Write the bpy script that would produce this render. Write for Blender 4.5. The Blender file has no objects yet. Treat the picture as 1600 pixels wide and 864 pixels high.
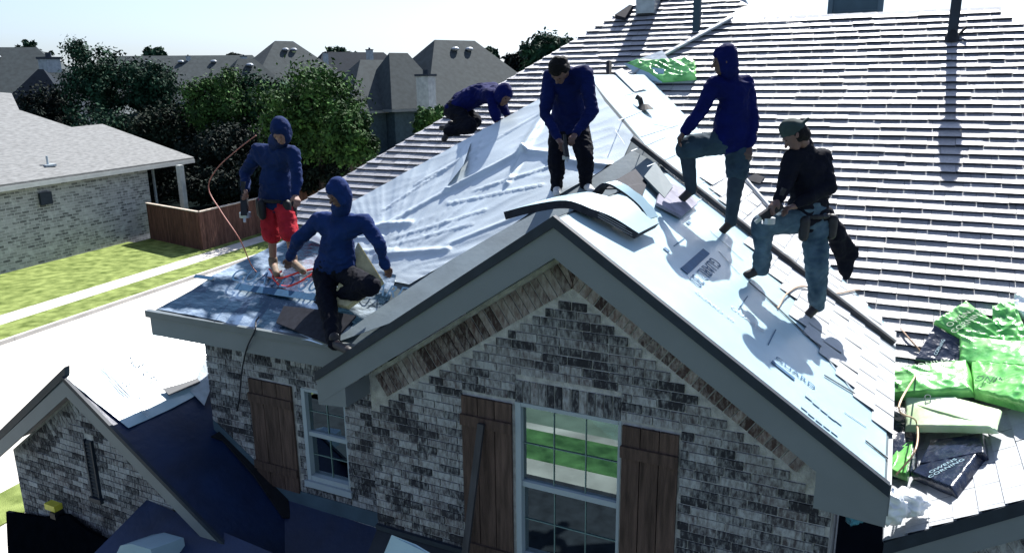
import bpy, bmesh, math, random
from mathutils import Vector, Matrix, noise
random.seed(7)
SC = bpy.context.scene
COL = SC.collection

# ------------------------------------------------------------------ camera
FPX, H = 1200.0, 8.0
PITCH, ROLL, YAW = math.radians(14.4), math.radians(-0.7), math.radians(-26.4)
FW = Vector((math.sin(YAW)*math.cos(PITCH), math.cos(YAW)*math.cos(PITCH), -math.sin(PITCH)))
RT0 = Vector((math.cos(YAW), -math.sin(YAW), 0)); UP0 = RT0.cross(FW)
RT = RT0*math.cos(ROLL) + UP0*math.sin(ROLL); UP = UP0*math.cos(ROLL) - RT0*math.sin(ROLL)
CAM = Vector((0, 0, H))
cd = bpy.data.cameras.new('camera'); cam = bpy.data.objects.new('camera', cd); COL.objects.link(cam)
cd.sensor_width = 36; cd.lens = 36*FPX/1600; cd.clip_start = .05; cd.clip_end = 3000
cam.matrix_world = Matrix(((RT.x, UP.x, -FW.x, 0), (RT.y, UP.y, -FW.y, 0), (RT.z, UP.z, -FW.z, H), (0, 0, 0, 1)))
SC.camera = cam

# ------------------------------------------------------------------ light
SUN_AZ, SUN_EL = math.radians(-1), math.radians(47)      # azimuth from +y towards +x
w = bpy.data.worlds.new('World'); SC.world = w; w.use_nodes = True
nt = w.node_tree; nt.nodes.clear()
sky = nt.nodes.new('ShaderNodeTexSky'); sky.sky_type = 'NISHITA'; sky.sun_disc = False
sky.sun_elevation = SUN_EL; sky.sun_rotation = SUN_AZ; sky.air_density = 1.2; sky.dust_density = 1.2; sky.ozone_density = 3.0
bg = nt.nodes.new('ShaderNodeBackground'); bg.inputs[1].default_value = .063
out = nt.nodes.new('ShaderNodeOutputWorld')
tint = nt.nodes.new('ShaderNodeMix'); tint.data_type = 'RGBA'; tint.blend_type = 'MULTIPLY'; tint.inputs[0].default_value = 1; tint.inputs[7].default_value = (.84, .96, 1.20, 1)
hs = nt.nodes.new('ShaderNodeHueSaturation'); hs.inputs['Saturation'].default_value = .58; nt.links.new(sky.outputs[0], hs.inputs['Color']); nt.links.new(hs.outputs[0], tint.inputs[6]); nt.links.new(tint.outputs[2], bg.inputs[0]); nt.links.new(bg.outputs[0], out.inputs[0])
sl = bpy.data.lights.new('sun', 'SUN'); sl.energy = 5.0; sl.angle = math.radians(.55); sl.color = (1, .965, .92)
so = bpy.data.objects.new('sun', sl); COL.objects.link(so)
SUNV = Vector((math.sin(SUN_AZ)*math.cos(SUN_EL), math.cos(SUN_AZ)*math.cos(SUN_EL), math.sin(SUN_EL)))
so.rotation_euler = SUNV.to_track_quat('Z', 'Y').to_euler()
SC.view_settings.view_transform = 'Standard'; SC.view_settings.look = 'None'
SC.view_settings.exposure = 1.42; SC.view_settings.gamma = 1; SC.view_settings.use_curve_mapping = False

# ------------------------------------------------------------------ measuring helpers
def ray(u, v): return FW + RT*((u-800)/FPX) - UP*((v-432)/FPX)
def pl(u, v, n, c):
    d = ray(u, v); n = Vector(n); return CAM + d*((c - n.dot(CAM))/n.dot(d))
def py(u, v, y): return pl(u, v, (0, 1, 0), y)
def px(u, v, x): return pl(u, v, (1, 0, 0), x)
def pz(u, v, z): return pl(u, v, (0, 0, 1), z)
def dp(u, v, D): return CAM + ray(u, v)*D
M = .677
ZE = 5.42
def zA(x, y): return ZE + M*(y-5.85)
def zR(x, y): return 7.01 - M*(x+2.19)
def zL(x, y): return 7.01 + M*(x+2.19)
def zB(x, y): return ZE + M*(x+7.6)                # far left slope of the front block
def zF(x, y): return ZE + M*(y-8.59)
def zG(x, y): return ZE + .75*(y-10)
def zQ(x, y): return 4.62 + .68*(x-.25)
def zP(x, y): return 4.74 - .66*(x+8.33)           # right slope of the low gable
def PA(u, v): return pl(u, v, (0, -M, 1), ZE-M*5.85)
def PR(u, v): return pl(u, v, (M, 0, 1), 7.01-M*2.19)
def PF(u, v): return pl(u, v, (0, -M, 1), ZE-M*8.59)
def PG(u, v): return pl(u, v, (0, -.75, 1), ZE-.75*10)
def PQ(u, v): return pl(u, v, (-.68, 0, 1), 4.62-.68*.25)
def PP(u, v): return pl(u, v, (.66, 0, 1), 4.74-.66*8.33)
NA = Vector((0, -M, 1)).normalized(); NR = Vector((M, 0, 1)).normalized(); NF = NA
NQ = Vector((-.68, 0, 1)).normalized(); NP = Vector((.66, 0, 1)).normalized()

# ------------------------------------------------------------------ materials
MATS = {}
def mat(name, col, rough=.8, spec=.3, noise_amt=.25, nscale=6, bump=0., bscale=40, metal=0, rand=0., coat=0, alt=None, sheen=0, stretch=None, detail=6, sharp=None):
    if name in MATS: return MATS[name]
    m = bpy.data.materials.new(name); m.use_nodes = True; t = m.node_tree; N = t.nodes; L = t.links
    b = N['Principled BSDF']; b.inputs['Roughness'].default_value = rough
    b.inputs['Specular IOR Level'].default_value = spec; b.inputs['Metallic'].default_value = metal
    b.inputs['Coat Weight'].default_value = coat
    tc = N.new('ShaderNodeTexCoord'); src = tc.outputs['Object']
    if stretch:
        mp = N.new('ShaderNodeMapping'); mp.inputs['Scale'].default_value = stretch; L.new(src, mp.inputs[0]); src = mp.outputs[0]
    nz = N.new('ShaderNodeTexNoise'); nz.inputs['Scale'].default_value = nscale; nz.inputs['Detail'].default_value = detail; L.new(src, nz.inputs['Vector'])
    cr = N.new('ShaderNodeValToRGB'); e = cr.color_ramp.elements
    c = Vector(col); a = Vector(alt) if alt else c*(1+noise_amt)
    lo = c*(1-noise_amt)
    e[0].position = .3; e[0].color = (*lo, 1); e[1].position = .7; e[1].color = (*a, 1)
    if sharp: e[0].position, e[1].position = sharp
    L.new(nz.outputs[0], cr.inputs[0]); o = cr.outputs[0]
    if rand:
        g = N.new('ShaderNodeNewGeometry'); mx = N.new('ShaderNodeHueSaturation'); mr = N.new('ShaderNodeMapRange')
        mr.inputs[3].default_value = 1-rand; mr.inputs[4].default_value = 1+rand
        L.new(g.outputs['Random Per Island'], mr.inputs[0]); L.new(mr.outputs[0], mx.inputs['Value']); L.new(o, mx.inputs['Color']); o = mx.outputs[0]
    L.new(o, b.inputs['Base Color'])
    if bump:
        n2 = N.new('ShaderNodeTexNoise'); n2.inputs['Scale'].default_value = bscale; n2.inputs['Detail'].default_value = 5; L.new(src, n2.inputs['Vector'])
        bp = N.new('ShaderNodeBump'); bp.inputs['Strength'].default_value = bump; bp.inputs['Distance'].default_value = .02
        L.new(n2.outputs[0], bp.inputs['Height']); L.new(bp.outputs[0], b.inputs['Normal'])
    MATS[name] = m; return m

def brick_mat(name, dark, mid, pale):
    """bricks: a tone of its own for each, smeared with whitish mortar wash"""
    m = bpy.data.materials.new(name); m.use_nodes = True; t = m.node_tree; N = t.nodes; L = t.links
    b = N['Principled BSDF']; b.inputs['Roughness'].default_value = .9; b.inputs['Specular IOR Level'].default_value = .15
    g = N.new('ShaderNodeNewGeometry'); r = N.new('ShaderNodeValToRGB'); e = r.color_ramp.elements
    e[0].position = 0; e[0].color = (*dark, 1); e[1].position = 1; e[1].color = (*mid, 1)
    k = e.new(.35); k.color = (dark[0]*1.5, dark[1]*1.4, dark[2]*1.35, 1); k = e.new(.75); k.color = (mid[0]*.8, mid[1]*.75, mid[2]*.75, 1)
    L.new(g.outputs['Random Per Island'], r.inputs[0])
    tc = N.new('ShaderNodeTexCoord')
    mp = N.new('ShaderNodeMapping'); mp.inputs['Scale'].default_value = (1.6, 1, .55); L.new(tc.outputs['Object'], mp.inputs[0])
    n1 = N.new('ShaderNodeTexNoise'); n1.inputs['Scale'].default_value = 24; n1.inputs['Detail'].default_value = 7; n1.inputs['Roughness'].default_value = .72
    L.new(mp.outputs[0], n1.inputs['Vector'])
    n3 = N.new('ShaderNodeTexNoise'); n3.inputs['Scale'].default_value = 2.2; n3.inputs['Detail'].default_value = 4; L.new(tc.outputs['Object'], n3.inputs['Vector'])
    ad = N.new('ShaderNodeMath'); ad.operation = 'MULTIPLY_ADD'; ad.inputs[1].default_value = .32; L.new(n3.outputs[0], ad.inputs[0]); L.new(n1.outputs[0], ad.inputs[2])
    a2 = N.new('ShaderNodeMath'); a2.operation = 'MULTIPLY_ADD'; a2.inputs[1].default_value = .22; L.new(g.outputs['Random Per Island'], a2.inputs[0]); L.new(ad.outputs[0], a2.inputs[2])
    rr = N.new('ShaderNodeValToRGB'); rr.color_ramp.elements[0].position = .66; rr.color_ramp.elements[1].position = .96
    L.new(a2.outputs[0], rr.inputs[0])
    mx = N.new('ShaderNodeMix'); mx.data_type = 'RGBA'; mx.inputs[7].default_value = (*pale, 1)
    L.new(rr.outputs[0], mx.inputs[0]); L.new(r.outputs[0], mx.inputs[6]); L.new(mx.outputs[2], b.inputs['Base Color'])
    bp = N.new('ShaderNodeBump'); bp.inputs['Strength'].default_value = .7; bp.inputs['Distance'].default_value = .012
    L.new(n1.outputs[0], bp.inputs['Height']); L.new(bp.outputs[0], b.inputs['Normal'])
    MATS[name] = m; return m

BR = brick_mat('wall brick', (.024, .025, .030), (.115, .100, .100), (.33, .345, .35))
BRR = brick_mat('soldier brick', (.040, .028, .028), (.15, .10, .09), (.32, .30, .29))
MORT = mat('mortar', (.36, .36, .35), .95, .1, .3, 12, .6, 60)
TRIM = mat('painted trim', (.14, .16, .17), .55, .35, .06, 3)
TRIMD = mat('dark drip edge', (.014, .022, .034), .6, .3, .2, 8)
DECK = mat('roof deck felt', (.075, .105, .12), .7, .35, .12, 1.5, .15, 12)
WHITE = mat('white underlayment', (.28, .41, .47), .34, .9, .06, 4, .12, 6)
PRINT = mat('printed ink', (.03, .09, .17), .6, .3, .15, 20)
PRINTP = mat('pale printed ink', (.42, .47, .5), .6, .3, .2, 20)
TARP = mat('silver tarp', (.50, .57, .60), .42, .6, .10, 2, .10, 70, metal=.45)
FOIL = mat('blue printed underlayment with glare', (.03, .09, .16), .26, 1.0, .4, 1.9, .9, 6, alt=(.62, .74, .82), metal=.45, sharp=(.45, .55), stretch=(1, 2.2, 1))  # pale patches are glare put into the colour
NAVY = mat('shaded navy felt', (.003, .014, .050), .5, .4, .3, 2.5, .3, 12)  # navy holds the eave shade of the low roof in its colour
SHING = mat('grey shingles', (.26, .26, .275), .42, .9, .25, 45, .5, 120, rand=.25)
SHINGP = mat('pale new shingles', (.36, .38, .40), .7, .3, .08, 50, .3, 160, rand=.07)
SHINGD = mat('dark shingle and butt shade', (.02, .022, .03), .8, .2, .3, 20)
WOOD = mat('dark stained wood', (.072, .047, .038), .75, .25, .5, 5, .6, 30, stretch=(5, 5, .5), rand=.25)
WOODL = mat('weathered timber', (.05, .05, .055), .8, .2, .4, 8, .4, 40, stretch=(1, 1, 1))
FENCEM = mat('cedar fence', (.10, .05, .038), .85, .15, .45, 4, .4, 20, stretch=(6, 6, .5), rand=.25)
FCAP = mat('fence cap', (.42, .36, .30), .8, .2, .2, 5)
FRAME = mat('window frame white', (.30, .35, .38), .4, .4, .05, 5)
DARKIN = mat('dark interior', (.006, .011, .022), .7, .1, .3, 2)
GRASS = mat('lawn grass', (.10, .145, .03), .95, .1, .35, 2.5, 1.0, 60, alt=(.22, .27, .085), detail=10)
CONC = mat('pale concrete', (.44, .42, .39), .85, .2, .16, 1.2, .2, 30)
ROAD = mat('concrete road', (.48, .46, .42), .85, .2, .15, .35, .2, 30)
SOIL = mat('ground soil', (.006, .009, .009), 1, 0, .4, .5)
NROOF = mat('neighbour shingles', (.15, .155, .155), .85, .2, .3, 9, .5, 60, stretch=(1, .35, 3), detail=9)
FROOF = mat('distant grey shingles', (.042, .052, .055), .9, .12, .18, 2.5)
FROOFD = mat('distant dark shingles', (.012, .018, .026), .9, .1, .18, 2.5)
FWALL = mat('distant wall brick', (.04, .065, .08), .9, .1, .2, 4)
METAL = mat('galvanised metal', (.30, .33, .35), .4, .5, .15, 8, metal=.6)
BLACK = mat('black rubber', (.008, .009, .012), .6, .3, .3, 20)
SKIN = mat('skin', (.095, .052, .042), .55, .35, .1, 20)
HAIR = mat('black hair', (.003, .003, .004), .7, .15, .4, 60, .8, 120)
def cloth(n, c, **k): return mat(n, c, .88, .12, .22, 7, .5, 26, **k)
BLUE1 = cloth('mid blue hoodie', (.005, .016, .065)); BLUE2 = cloth('slate blue hoodie', (.006, .020, .085))
BLUE3 = cloth('royal blue hoodie', (.001, .004, .055)); NAVYC = cloth('navy jacket', (.002, .007, .055))
BLKC = cloth('black cloth', (.003, .004, .009)); RED = cloth('red shorts', (.30, .015, .025)); JEAN = cloth('faded jeans', (.025, .052, .078), alt=(.075, .12, .155))
KHAKI = cloth('grey work shorts', (.022, .042, .06)); BOOT = mat('boot leather', (.02, .018, .02), .6, .3, .3, 20); TAN = mat('tan boot leather', (.14, .10, .07), .7, .3, .3, 14)
SHOEW = mat('white shoe', (.5, .5, .5), .6, .3, .2, 14); REDS = mat('red shoe', (.35, .03, .03), .6, .3, .2, 14)
GREEN = mat('green plastic wrap', (.03, .33, .05), .30, .5, .35, 5, .25, 22, alt=(.26, .66, .20))
GREENP = mat('pale green plastic wrap', (.42, .68, .28), .3, .5, .15, 3, .4, 10, alt=(.72, .82, .66))
NAVYP = mat('dark plastic wrap', (.012, .02, .045), .25, .6, .3, 5, .6, 14)
BAGW = mat('white plastic bag', (.72, .75, .76), .4, .5, .08, 6, .5, 14)
BAGB = mat('blue plastic bag', (.10, .33, .45), .35, .5, .3, 6, .5, 14)
FOAM = mat('yellow foam pad', (.42, .38, .22), .9, .1, .15, 12, .3, 40)
HOSE = mat('orange air hose', (.30, .10, .07), .5, .4, .1, 10); HOSER = mat('red air hose', (.60, .04, .03), .5, .4, .1, 10); HOSET = mat('tan air hose', (.45, .30, .20), .5, .4, .1, 10)
CORD = mat('black cord', (.01, .012, .02), .5, .4, .1, 10)
YEL = mat('yellow lamp cover', (.55, .5, .05), .5, .4, .2, 10)

def glass_mat():
    m = bpy.data.materials.new('window glass'); m.use_nodes = True; t = m.node_tree; N = t.nodes; L = t.links; N.clear()
    o = N.new('ShaderNodeOutputMaterial'); mx = N.new('ShaderNodeMixShader'); gl = N.new('ShaderNodeBsdfGlossy'); gl.inputs['Roughness'].default_value = .004
    gl.inputs['Color'].default_value = (.8, .95, 1, 1)
    tr = N.new('ShaderNodeBsdfTransparent'); tr.inputs[0].default_value = (.45, .55, .62, 1)
    lw = N.new('ShaderNodeFresnel'); lw.inputs[0].default_value = 1.9
    ad = N.new('ShaderNodeMath'); ad.operation = 'ADD'; ad.inputs[1].default_value = .24; ad.use_clamp = True
    L.new(lw.outputs[0], ad.inputs[0]); L.new(ad.outputs[0], mx.inputs[0]); L.new(tr.outputs[0], mx.inputs[1]); L.new(gl.outputs[0], mx.inputs[2]); L.new(mx.outputs[0], o.inputs[0])
    return m
GLASS = glass_mat()
def leaf_mat(name, c, alt):
    m = mat(name, c, .75, .08, .3, 1.2, alt=alt, rand=.45)
    m.node_tree.nodes['Principled BSDF'].inputs['Transmission Weight'].default_value = 0
    return m

# ------------------------------------------------------------------ object helpers
def obj(name, bm, m, parent=None, smooth=False, recalc=True):
    if recalc: bmesh.ops.recalc_face_normals(bm, faces=bm.faces[:])
    me = bpy.data.meshes.new(name); bm.to_mesh(me); bm.free()
    for mm in (m if isinstance(m, (list, tuple)) else [m]): me.materials.append(mm)
    if smooth:
        for p in me.polygons: p.use_smooth = True
    o = bpy.data.objects.new(name, me); COL.objects.link(o)
    if parent: o.parent = parent; o.matrix_parent_inverse = Matrix.Translation(-parent.location)
    return o
def tag(o, label, cat, group=None):
    o['label'] = label; o['category'] = cat
    if group: o['group'] = group
    return o
def thing(name, loc, label, cat, group=None):
    o = bpy.data.objects.new(name, None); COL.objects.link(o); o.location = loc; o.empty_display_size = .2
    return tag(o, label, cat, group)
def struct(o): o['kind'] = 'structure'; return o
def box(bm, a, b):
    x0, y0, z0 = a; x1, y1, z1 = b
    v = [bm.verts.new(p) for p in ((x0,y0,z0),(x1,y0,z0),(x1,y1,z0),(x0,y1,z0),(x0,y0,z1),(x1,y0,z1),(x1,y1,z1),(x0,y1,z1))]
    for f in ((0,3,2,1),(4,5,6,7),(0,1,5,4),(1,2,6,5),(2,3,7,6),(3,0,4,7)): bm.faces.new([v[i] for i in f])
    return v
def prism(bm, pts, d):
    """polygon pts extruded by vector d"""
    d = Vector(d); a = [bm.verts.new(p) for p in pts]; b = [bm.verts.new(Vector(p)+d) for p in pts]
    bm.faces.new(a); bm.faces.new(b[::-1]); n = len(pts)
    for i in range(n): bm.faces.new((a[i], b[i], b[(i+1)%n], a[(i+1)%n]))
def slab(bm, xy, zf, t=.04, off=0):
    prism(bm, [(x, y, zf(x, y)+off) for x, y in xy], (0, 0, -t))
def bar(bm, p, q, w, h, up=Vector((0, 0, 1))):
    p = Vector(p); q = Vector(q); d = (q-p).normalized(); s = d.cross(up).normalized(); u = s.cross(d)
    pts = [p+s*a*w/2+u*b*h/2 for a, b in ((-1,-1),(1,-1),(1,1),(-1,1))]
    prism(bm, pts, q-p)
def tube(bm, pts, r, seg=6):
    pts = [Vector(p) for p in pts]; rings = []
    for i, p in enumerate(pts):
        d = (pts[min(i+1, len(pts)-1)] - pts[max(i-1, 0)]).normalized()
        a = d.cross(Vector((.3, .5, .81))).normalized(); b = d.cross(a)
        rr = r[i] if isinstance(r, (list, tuple)) else r
        rings.append([bm.verts.new(p+a*math.cos(k*2*math.pi/seg)*rr+b*math.sin(k*2*math.pi/seg)*rr) for k in range(seg)])
    for A, B in zip(rings, rings[1:]):
        for k in range(seg): bm.faces.new((A[k], A[(k+1)%seg], B[(k+1)%seg], B[k]))
    bm.faces.new(rings[0][::-1]); bm.faces.new(rings[-1])
def spline(P, n=8):
    P = [Vector(p) for p in P]; Q = [2*P[0]-P[1]] + P + [2*P[-1]-P[-2]]; o = []
    for i in range(1, len(Q)-2):
        for k in range(n):
            t = k/n; a, b, c, d = Q[i-1], Q[i], Q[i+1], Q[i+2]
            o.append(.5*((2*b)+(c-a)*t+(2*a-5*b+4*c-d)*t*t+(3*b-a-3*c+d)*t**3))
    o.append(P[-1]); return o
def clip_x(poly, y):
    """x interval of a convex xy polygon at height y"""
    xs = []
    n = len(poly)
    for i in range(n):
        (x0, y0), (x1, y1) = poly[i], poly[(i+1)%n]
        if (y0 <= y <= y1) or (y1 <= y <= y0):
            xs.append(x0 if abs(y1-y0) < 1e-9 else x0+(x1-x0)*(y-y0)/(y1-y0))
            if abs(y1-y0) < 1e-9: xs.append(x1)
    return (min(xs), max(xs)) if len(xs) > 1 else None
def sheet(name, pts, nrm, m, parent, step=.05, off=.01, th=.004, fn=None, smooth=True):
    """a cloth or film laid on a plane: cut into a fine grid and wrinkled along the normal by fn(point)"""
    bm = bmesh.new(); bm.faces.new([bm.verts.new(p) for p in pts])
    nrm = Vector(nrm).normalized(); a = nrm.orthogonal().normalized(); a = Vector((1, 0, 0)) - nrm*nrm.x
    if a.length < .2: a = Vector((0, 1, 0)) - nrm*nrm.y
    a.normalize(); b = nrm.cross(a)
    for ax in (a, b):
        vals = [v.co.dot(ax) for v in bm.verts]; t = min(vals)+step
        hi = max(vals)
        while t < hi:
            bmesh.ops.bisect_plane(bm, geom=bm.verts[:]+bm.edges[:]+bm.faces[:], plane_co=ax*t, plane_no=ax); t += step
    for v in bm.verts: v.co += nrm*(off + (fn(v.co) if fn else 0))
    bmesh.ops.triangulate(bm, faces=bm.faces[:])
    bmesh.ops.recalc_face_normals(bm, faces=bm.faces[:])
    bm.normal_update()
    if sum(f.normal.dot(nrm) for f in bm.faces) < 0: bmesh.ops.reverse_faces(bm, faces=bm.faces[:])
    o = obj(name, bm, m, parent, smooth, recalc=False)
    s = o.modifiers.new('thickness', 'SOLIDIFY'); s.thickness = th; s.offset = -1
    es = o.modifiers.new('edges', 'EDGE_SPLIT'); es.split_angle = math.radians(62)
    return o
def text(name, body, loc, xdir, ydir, size, m, parent, ext=.0006):
    c = bpy.data.curves.new(name, 'FONT'); c.body = body; c.size = size; c.extrude = ext; c.align_x = 'CENTER'; c.align_y = 'CENTER'; c.space_character = 1.05
    o = bpy.data.objects.new(name+'_tmp', c); COL.objects.link(o)
    x = Vector(xdir).normalized(); z = x.cross(Vector(ydir)).normalized(); y = z.cross(x)
    mw = Matrix(((x.x, y.x, z.x, loc[0]), (x.y, y.y, z.y, loc[1]), (x.z, y.z, z.z, loc[2]), (0, 0, 0, 1)))
    dg = bpy.context.evaluated_depsgraph_get(); me = bpy.data.meshes.new_from_object(o.evaluated_get(dg)); me.transform(mw)
    bpy.data.objects.remove(o); me.materials.clear(); me.materials.append(m)
    q = bpy.data.objects.new(name, me); COL.objects.link(q)
    if parent: q.parent = parent; q.matrix_parent_inverse = Matrix.Translation(-Vector(parent.matrix_world.translation if parent.type != 'EMPTY' else parent.location))
    return q

def N3(p, s, seed=0): return noise.noise(Vector((p.x*s+seed, p.y*s+seed*.7, p.z*s)))
def ridged(p, s, seed=0): return 1-abs(noise.noise(Vector((p.x*s+seed, p.y*s, p.z*s))))*2

# ================================================================== GROUND
bm = bmesh.new(); box(bm, (-900, -300, -.5), (900, 1600, -.012)); struct(obj('ground', bm, SOIL))
E1 = Vector((-.125, .992, 0)); N1 = Vector((.992, .125, 0))
def nl(n, s, z=0): p = N1*n + E1*s; return (p.x, p.y, z)
def strip(name, n0, n1, s0, s1, z, m, t=.1):
    bm = bmesh.new(); prism(bm, [nl(n0, s0, z), nl(n1, s0, z), nl(n1, s1, z), nl(n0, s1, z)], (0, 0, -t)); return struct(obj(name, bm, m))
strip('lawn', -60, -25.78, -40, 30.2, .10, GRASS, .2)
strip('lawn', -31, -25.78, 30.2, 75, .10, GRASS, .2)
# sidewalk with joints
bm = bmesh.new(); s = -40
while s < 75: prism(bm, [nl(-25.77, s, .10), nl(-24.72, s, .10), nl(-24.72, s+1.48, .10), nl(-25.77, s+1.48, .10)], (0, 0, -.2)); s += 1.5
struct(obj('sidewalk', bm, CONC))
strip('grass_verge', -24.71, -23.15, -40, 75, .10, GRASS, .2)
bm = bmesh.new(); s = -40
while s < 75: prism(bm, [nl(-23.14, s, .13), nl(-23.0, s, .13), nl(-23.0, s+2.99, .13), nl(-23.14, s+2.99, .13)], (0, 0, -.25)); s += 3
struct(obj('kerb', bm, CONC))
strip('street', -22.99, -14.3, -6, 75, .0, ROAD, .1)
strip('grass_verge', -14.29, -13.2, -2, 60, .10, GRASS, .2)
strip('driveway', -13.19, -11.0, -2, 60, .08, CONC, .2)
# in front of the house: walk, lawn, sidewalk and street that the panes mirror
bm = bmesh.new(); box(bm, (-13.2, -2.55, -.1), (14, 2.2, .08)); struct(obj('driveway', bm, mat('weathered concrete', (.26, .27, .24), .9, .1, .45, .8, detail=8)))
bm = bmesh.new(); box(bm, (-30, -3.85, -.1), (30, -2.56, .09)); struct(obj('lawn', bm, mat('front lawn grass', (.025, .08, .03), .95, .1, .4, 2.5, alt=(.07, .17, .06), detail=10, bump=1, bscale=25)))
bm = bmesh.new(); box(bm, (-13, -1.9, .085), (13, 2.1, .10)); struct(obj('house_shade_strip', bm, mat('painted house shade', (.02, .025, .03), .9, .1, .3, 5)))  # dark ground strip paints the house shade that the lower panes mirror
bm = bmesh.new(); box(bm, (-30, -4.15, -.1), (30, -3.86, .09)); struct(obj('sidewalk', bm, MATS['weathered concrete']))
bm = bmesh.new(); box(bm, (-30, -14, -.1), (30, -4.16, 0.01)); struct(obj('street', bm, mat('tan road', (.09, .13, .10), .9, .2, .35, .9)))
bm = bmesh.new(); box(bm, (-30, -40, -.1), (30, -14.01, .09)); struct(obj('lawn', bm, GRASS))

# ================================================================== OUR HOUSE
house = thing('brick_house', (-3.7, 5.5, 0), 'two-storey whitewashed brick house being re-roofed, with front gable, wood shutters and stripped roof', 'house')
FX0, FX1 = -4.25, -.15
def brick_field(name, y, x0, x1, z0, z1, inside, holes, m=BR, ori='y', parent=house, face=-1, bh=.066, bl=.205, gap=.012, seed=1):
    rnd = random.Random(seed); bm = bmesh.new(); z = z0; row = 0
    while z < z1:
        zt = z+bh; x = x0 - (bl/2 if row % 2 else 0) - rnd.random()*.02
        while x < x1:
            L = bl*rnd.uniform(.9, 1.06)
            a, b = max(x, x0), min(x+L, x1)
            x += L+gap
            segs_ = [(a, b)]
            for hx0, hx1, hz0, hz1 in holes:
                if zt > hz0 and z < hz1:
                    ns = []
                    for p, q in segs_:
                        if q <= hx0 or p >= hx1: ns.append((p, q))
                        else:
                            if p < hx0: ns.append((p, hx0))
                            if q > hx1: ns.append((hx1, q))
                    segs_ = ns
            lo, hi = inside(zt)
            for p, q in segs_:
                p, q = max(p, lo), min(q, hi)
                if q-p < .03: continue
                d = .010 + rnd.random()*.008; j = rnd.uniform(-.0015, .0015)
                if ori == 'y': box(bm, (p, y-d, z+j), (q, y+.02, zt+j))
                else: box(bm, (y-.02, p, z+j), (y+d, q, zt+j))
        z = zt+gap; row += 1
    return obj(name, bm, m, parent)
# --- front gable wall
def g_in(z):                       # gable interior below the soldier band
    top = 6.345
    if z >= top: return (0, -1)
    r = (top-z)/M; return (max(FX0+.002, -2.19-r), min(FX1-.002, -2.19+r))
WX0, WX1, WZ0, WZ1 = -2.71, -1.76, 3.78, 5.32
wall_holes = [(WX0, WX1, WZ0, WZ1+.21), (-3.24, WX0, 3.6, WZ1-.01), (WX1, -1.27, 3.6, WZ1-.01)]
bm = bmesh.new()
core = [(FX0, 0), (WX0, 0), (WX0, WZ1), (WX1, WZ1), (WX1, 0), (FX1, 0), (FX1, 5.31), (-2.19, 5.31+M*2.04), (FX0, 5.31)]
prism(bm, [(x, 5.502, z) for x, z in ((FX0, 0), (WX0, 0), (WX0, 7.01-.3-M*(WX0*-1-2.19)), (FX0, 7.01-.3-M*(-FX0-2.19)))], (0, .16, 0))
prism(bm, [(x, 5.502, z) for x, z in ((WX1, 0), (FX1, 0), (FX1, 7.01-.3-M*(FX1+2.19)), (WX1, 7.01-.3-M*(WX1+2.19)))], (0, .16, 0))
prism(bm, [(x, 5.502, z) for x, z in ((WX0, WZ1), (WX1, WZ1), (WX1, 7.01-.3-M*(WX1+2.19)), (-2.19, 6.71), (WX0, 7.01-.3-M*(-WX0-2.19)))], (0, .16, 0))
prism(bm, [(x, 5.502, z) for x, z in ((WX0, 0), (WX1, 0), (WX1, WZ0), (WX0, WZ0))], (0, .16, 0))
obj('front_wall', bm, MORT, house)
brick_field('wall_bricks', 5.502, FX0, FX1, 3.0, 6.6, g_in, wall_holes)
bm = bmesh.new()                    # gable walls' sides
box(bm, (FX1-.16, 5.67, 0), (FX1, 9.5, 5.3)); box(bm, (FX0, 5.67, 0), (FX0+.16, 6.3, 5.3)); obj('side_wall', bm, MORT, house)
# soldier bricks along both rakes and over the window
bm = bmesh.new(); rnd = random.Random(5)
for sgn in (-1, 1):
    d = Vector((sgn, 0, -M)).normalized(); n = Vector((sgn*M, 0, 1)).normalized(); t = .02
    while t < (2.35 if sgn < 0 else 2.32):
        wd = rnd.uniform(.060, .068); p = Vector((-2.19, 5.502, 6.68)) + d*t; dd = rnd.uniform(.008, .016)
        q = [p-n*.02, p+d*wd-n*.02, p+d*wd-n*.245, p-n*.245]
        q = [Vector((max(v.x, -2.19) if sgn > 0 else min(v.x, -2.19), v.y, v.z)) for v in q]
        if abs(q[0].x-q[1].x) > .01: prism(bm, [v+Vector((0, -dd, 0)) for v in q], (0, dd+.02, 0))
        t += wd+.011
obj('soldier_course', bm, BRR, house)
bm = bmesh.new(); x = WX0+.005
while x < WX1-.05: dd = rnd.uniform(.008, .015); box(bm, (x, 5.502-dd, WZ1+.005), (x+.062, 5.52, WZ1+.2)); x += .073
obj('soldier_course', bm, BR, house)
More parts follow.
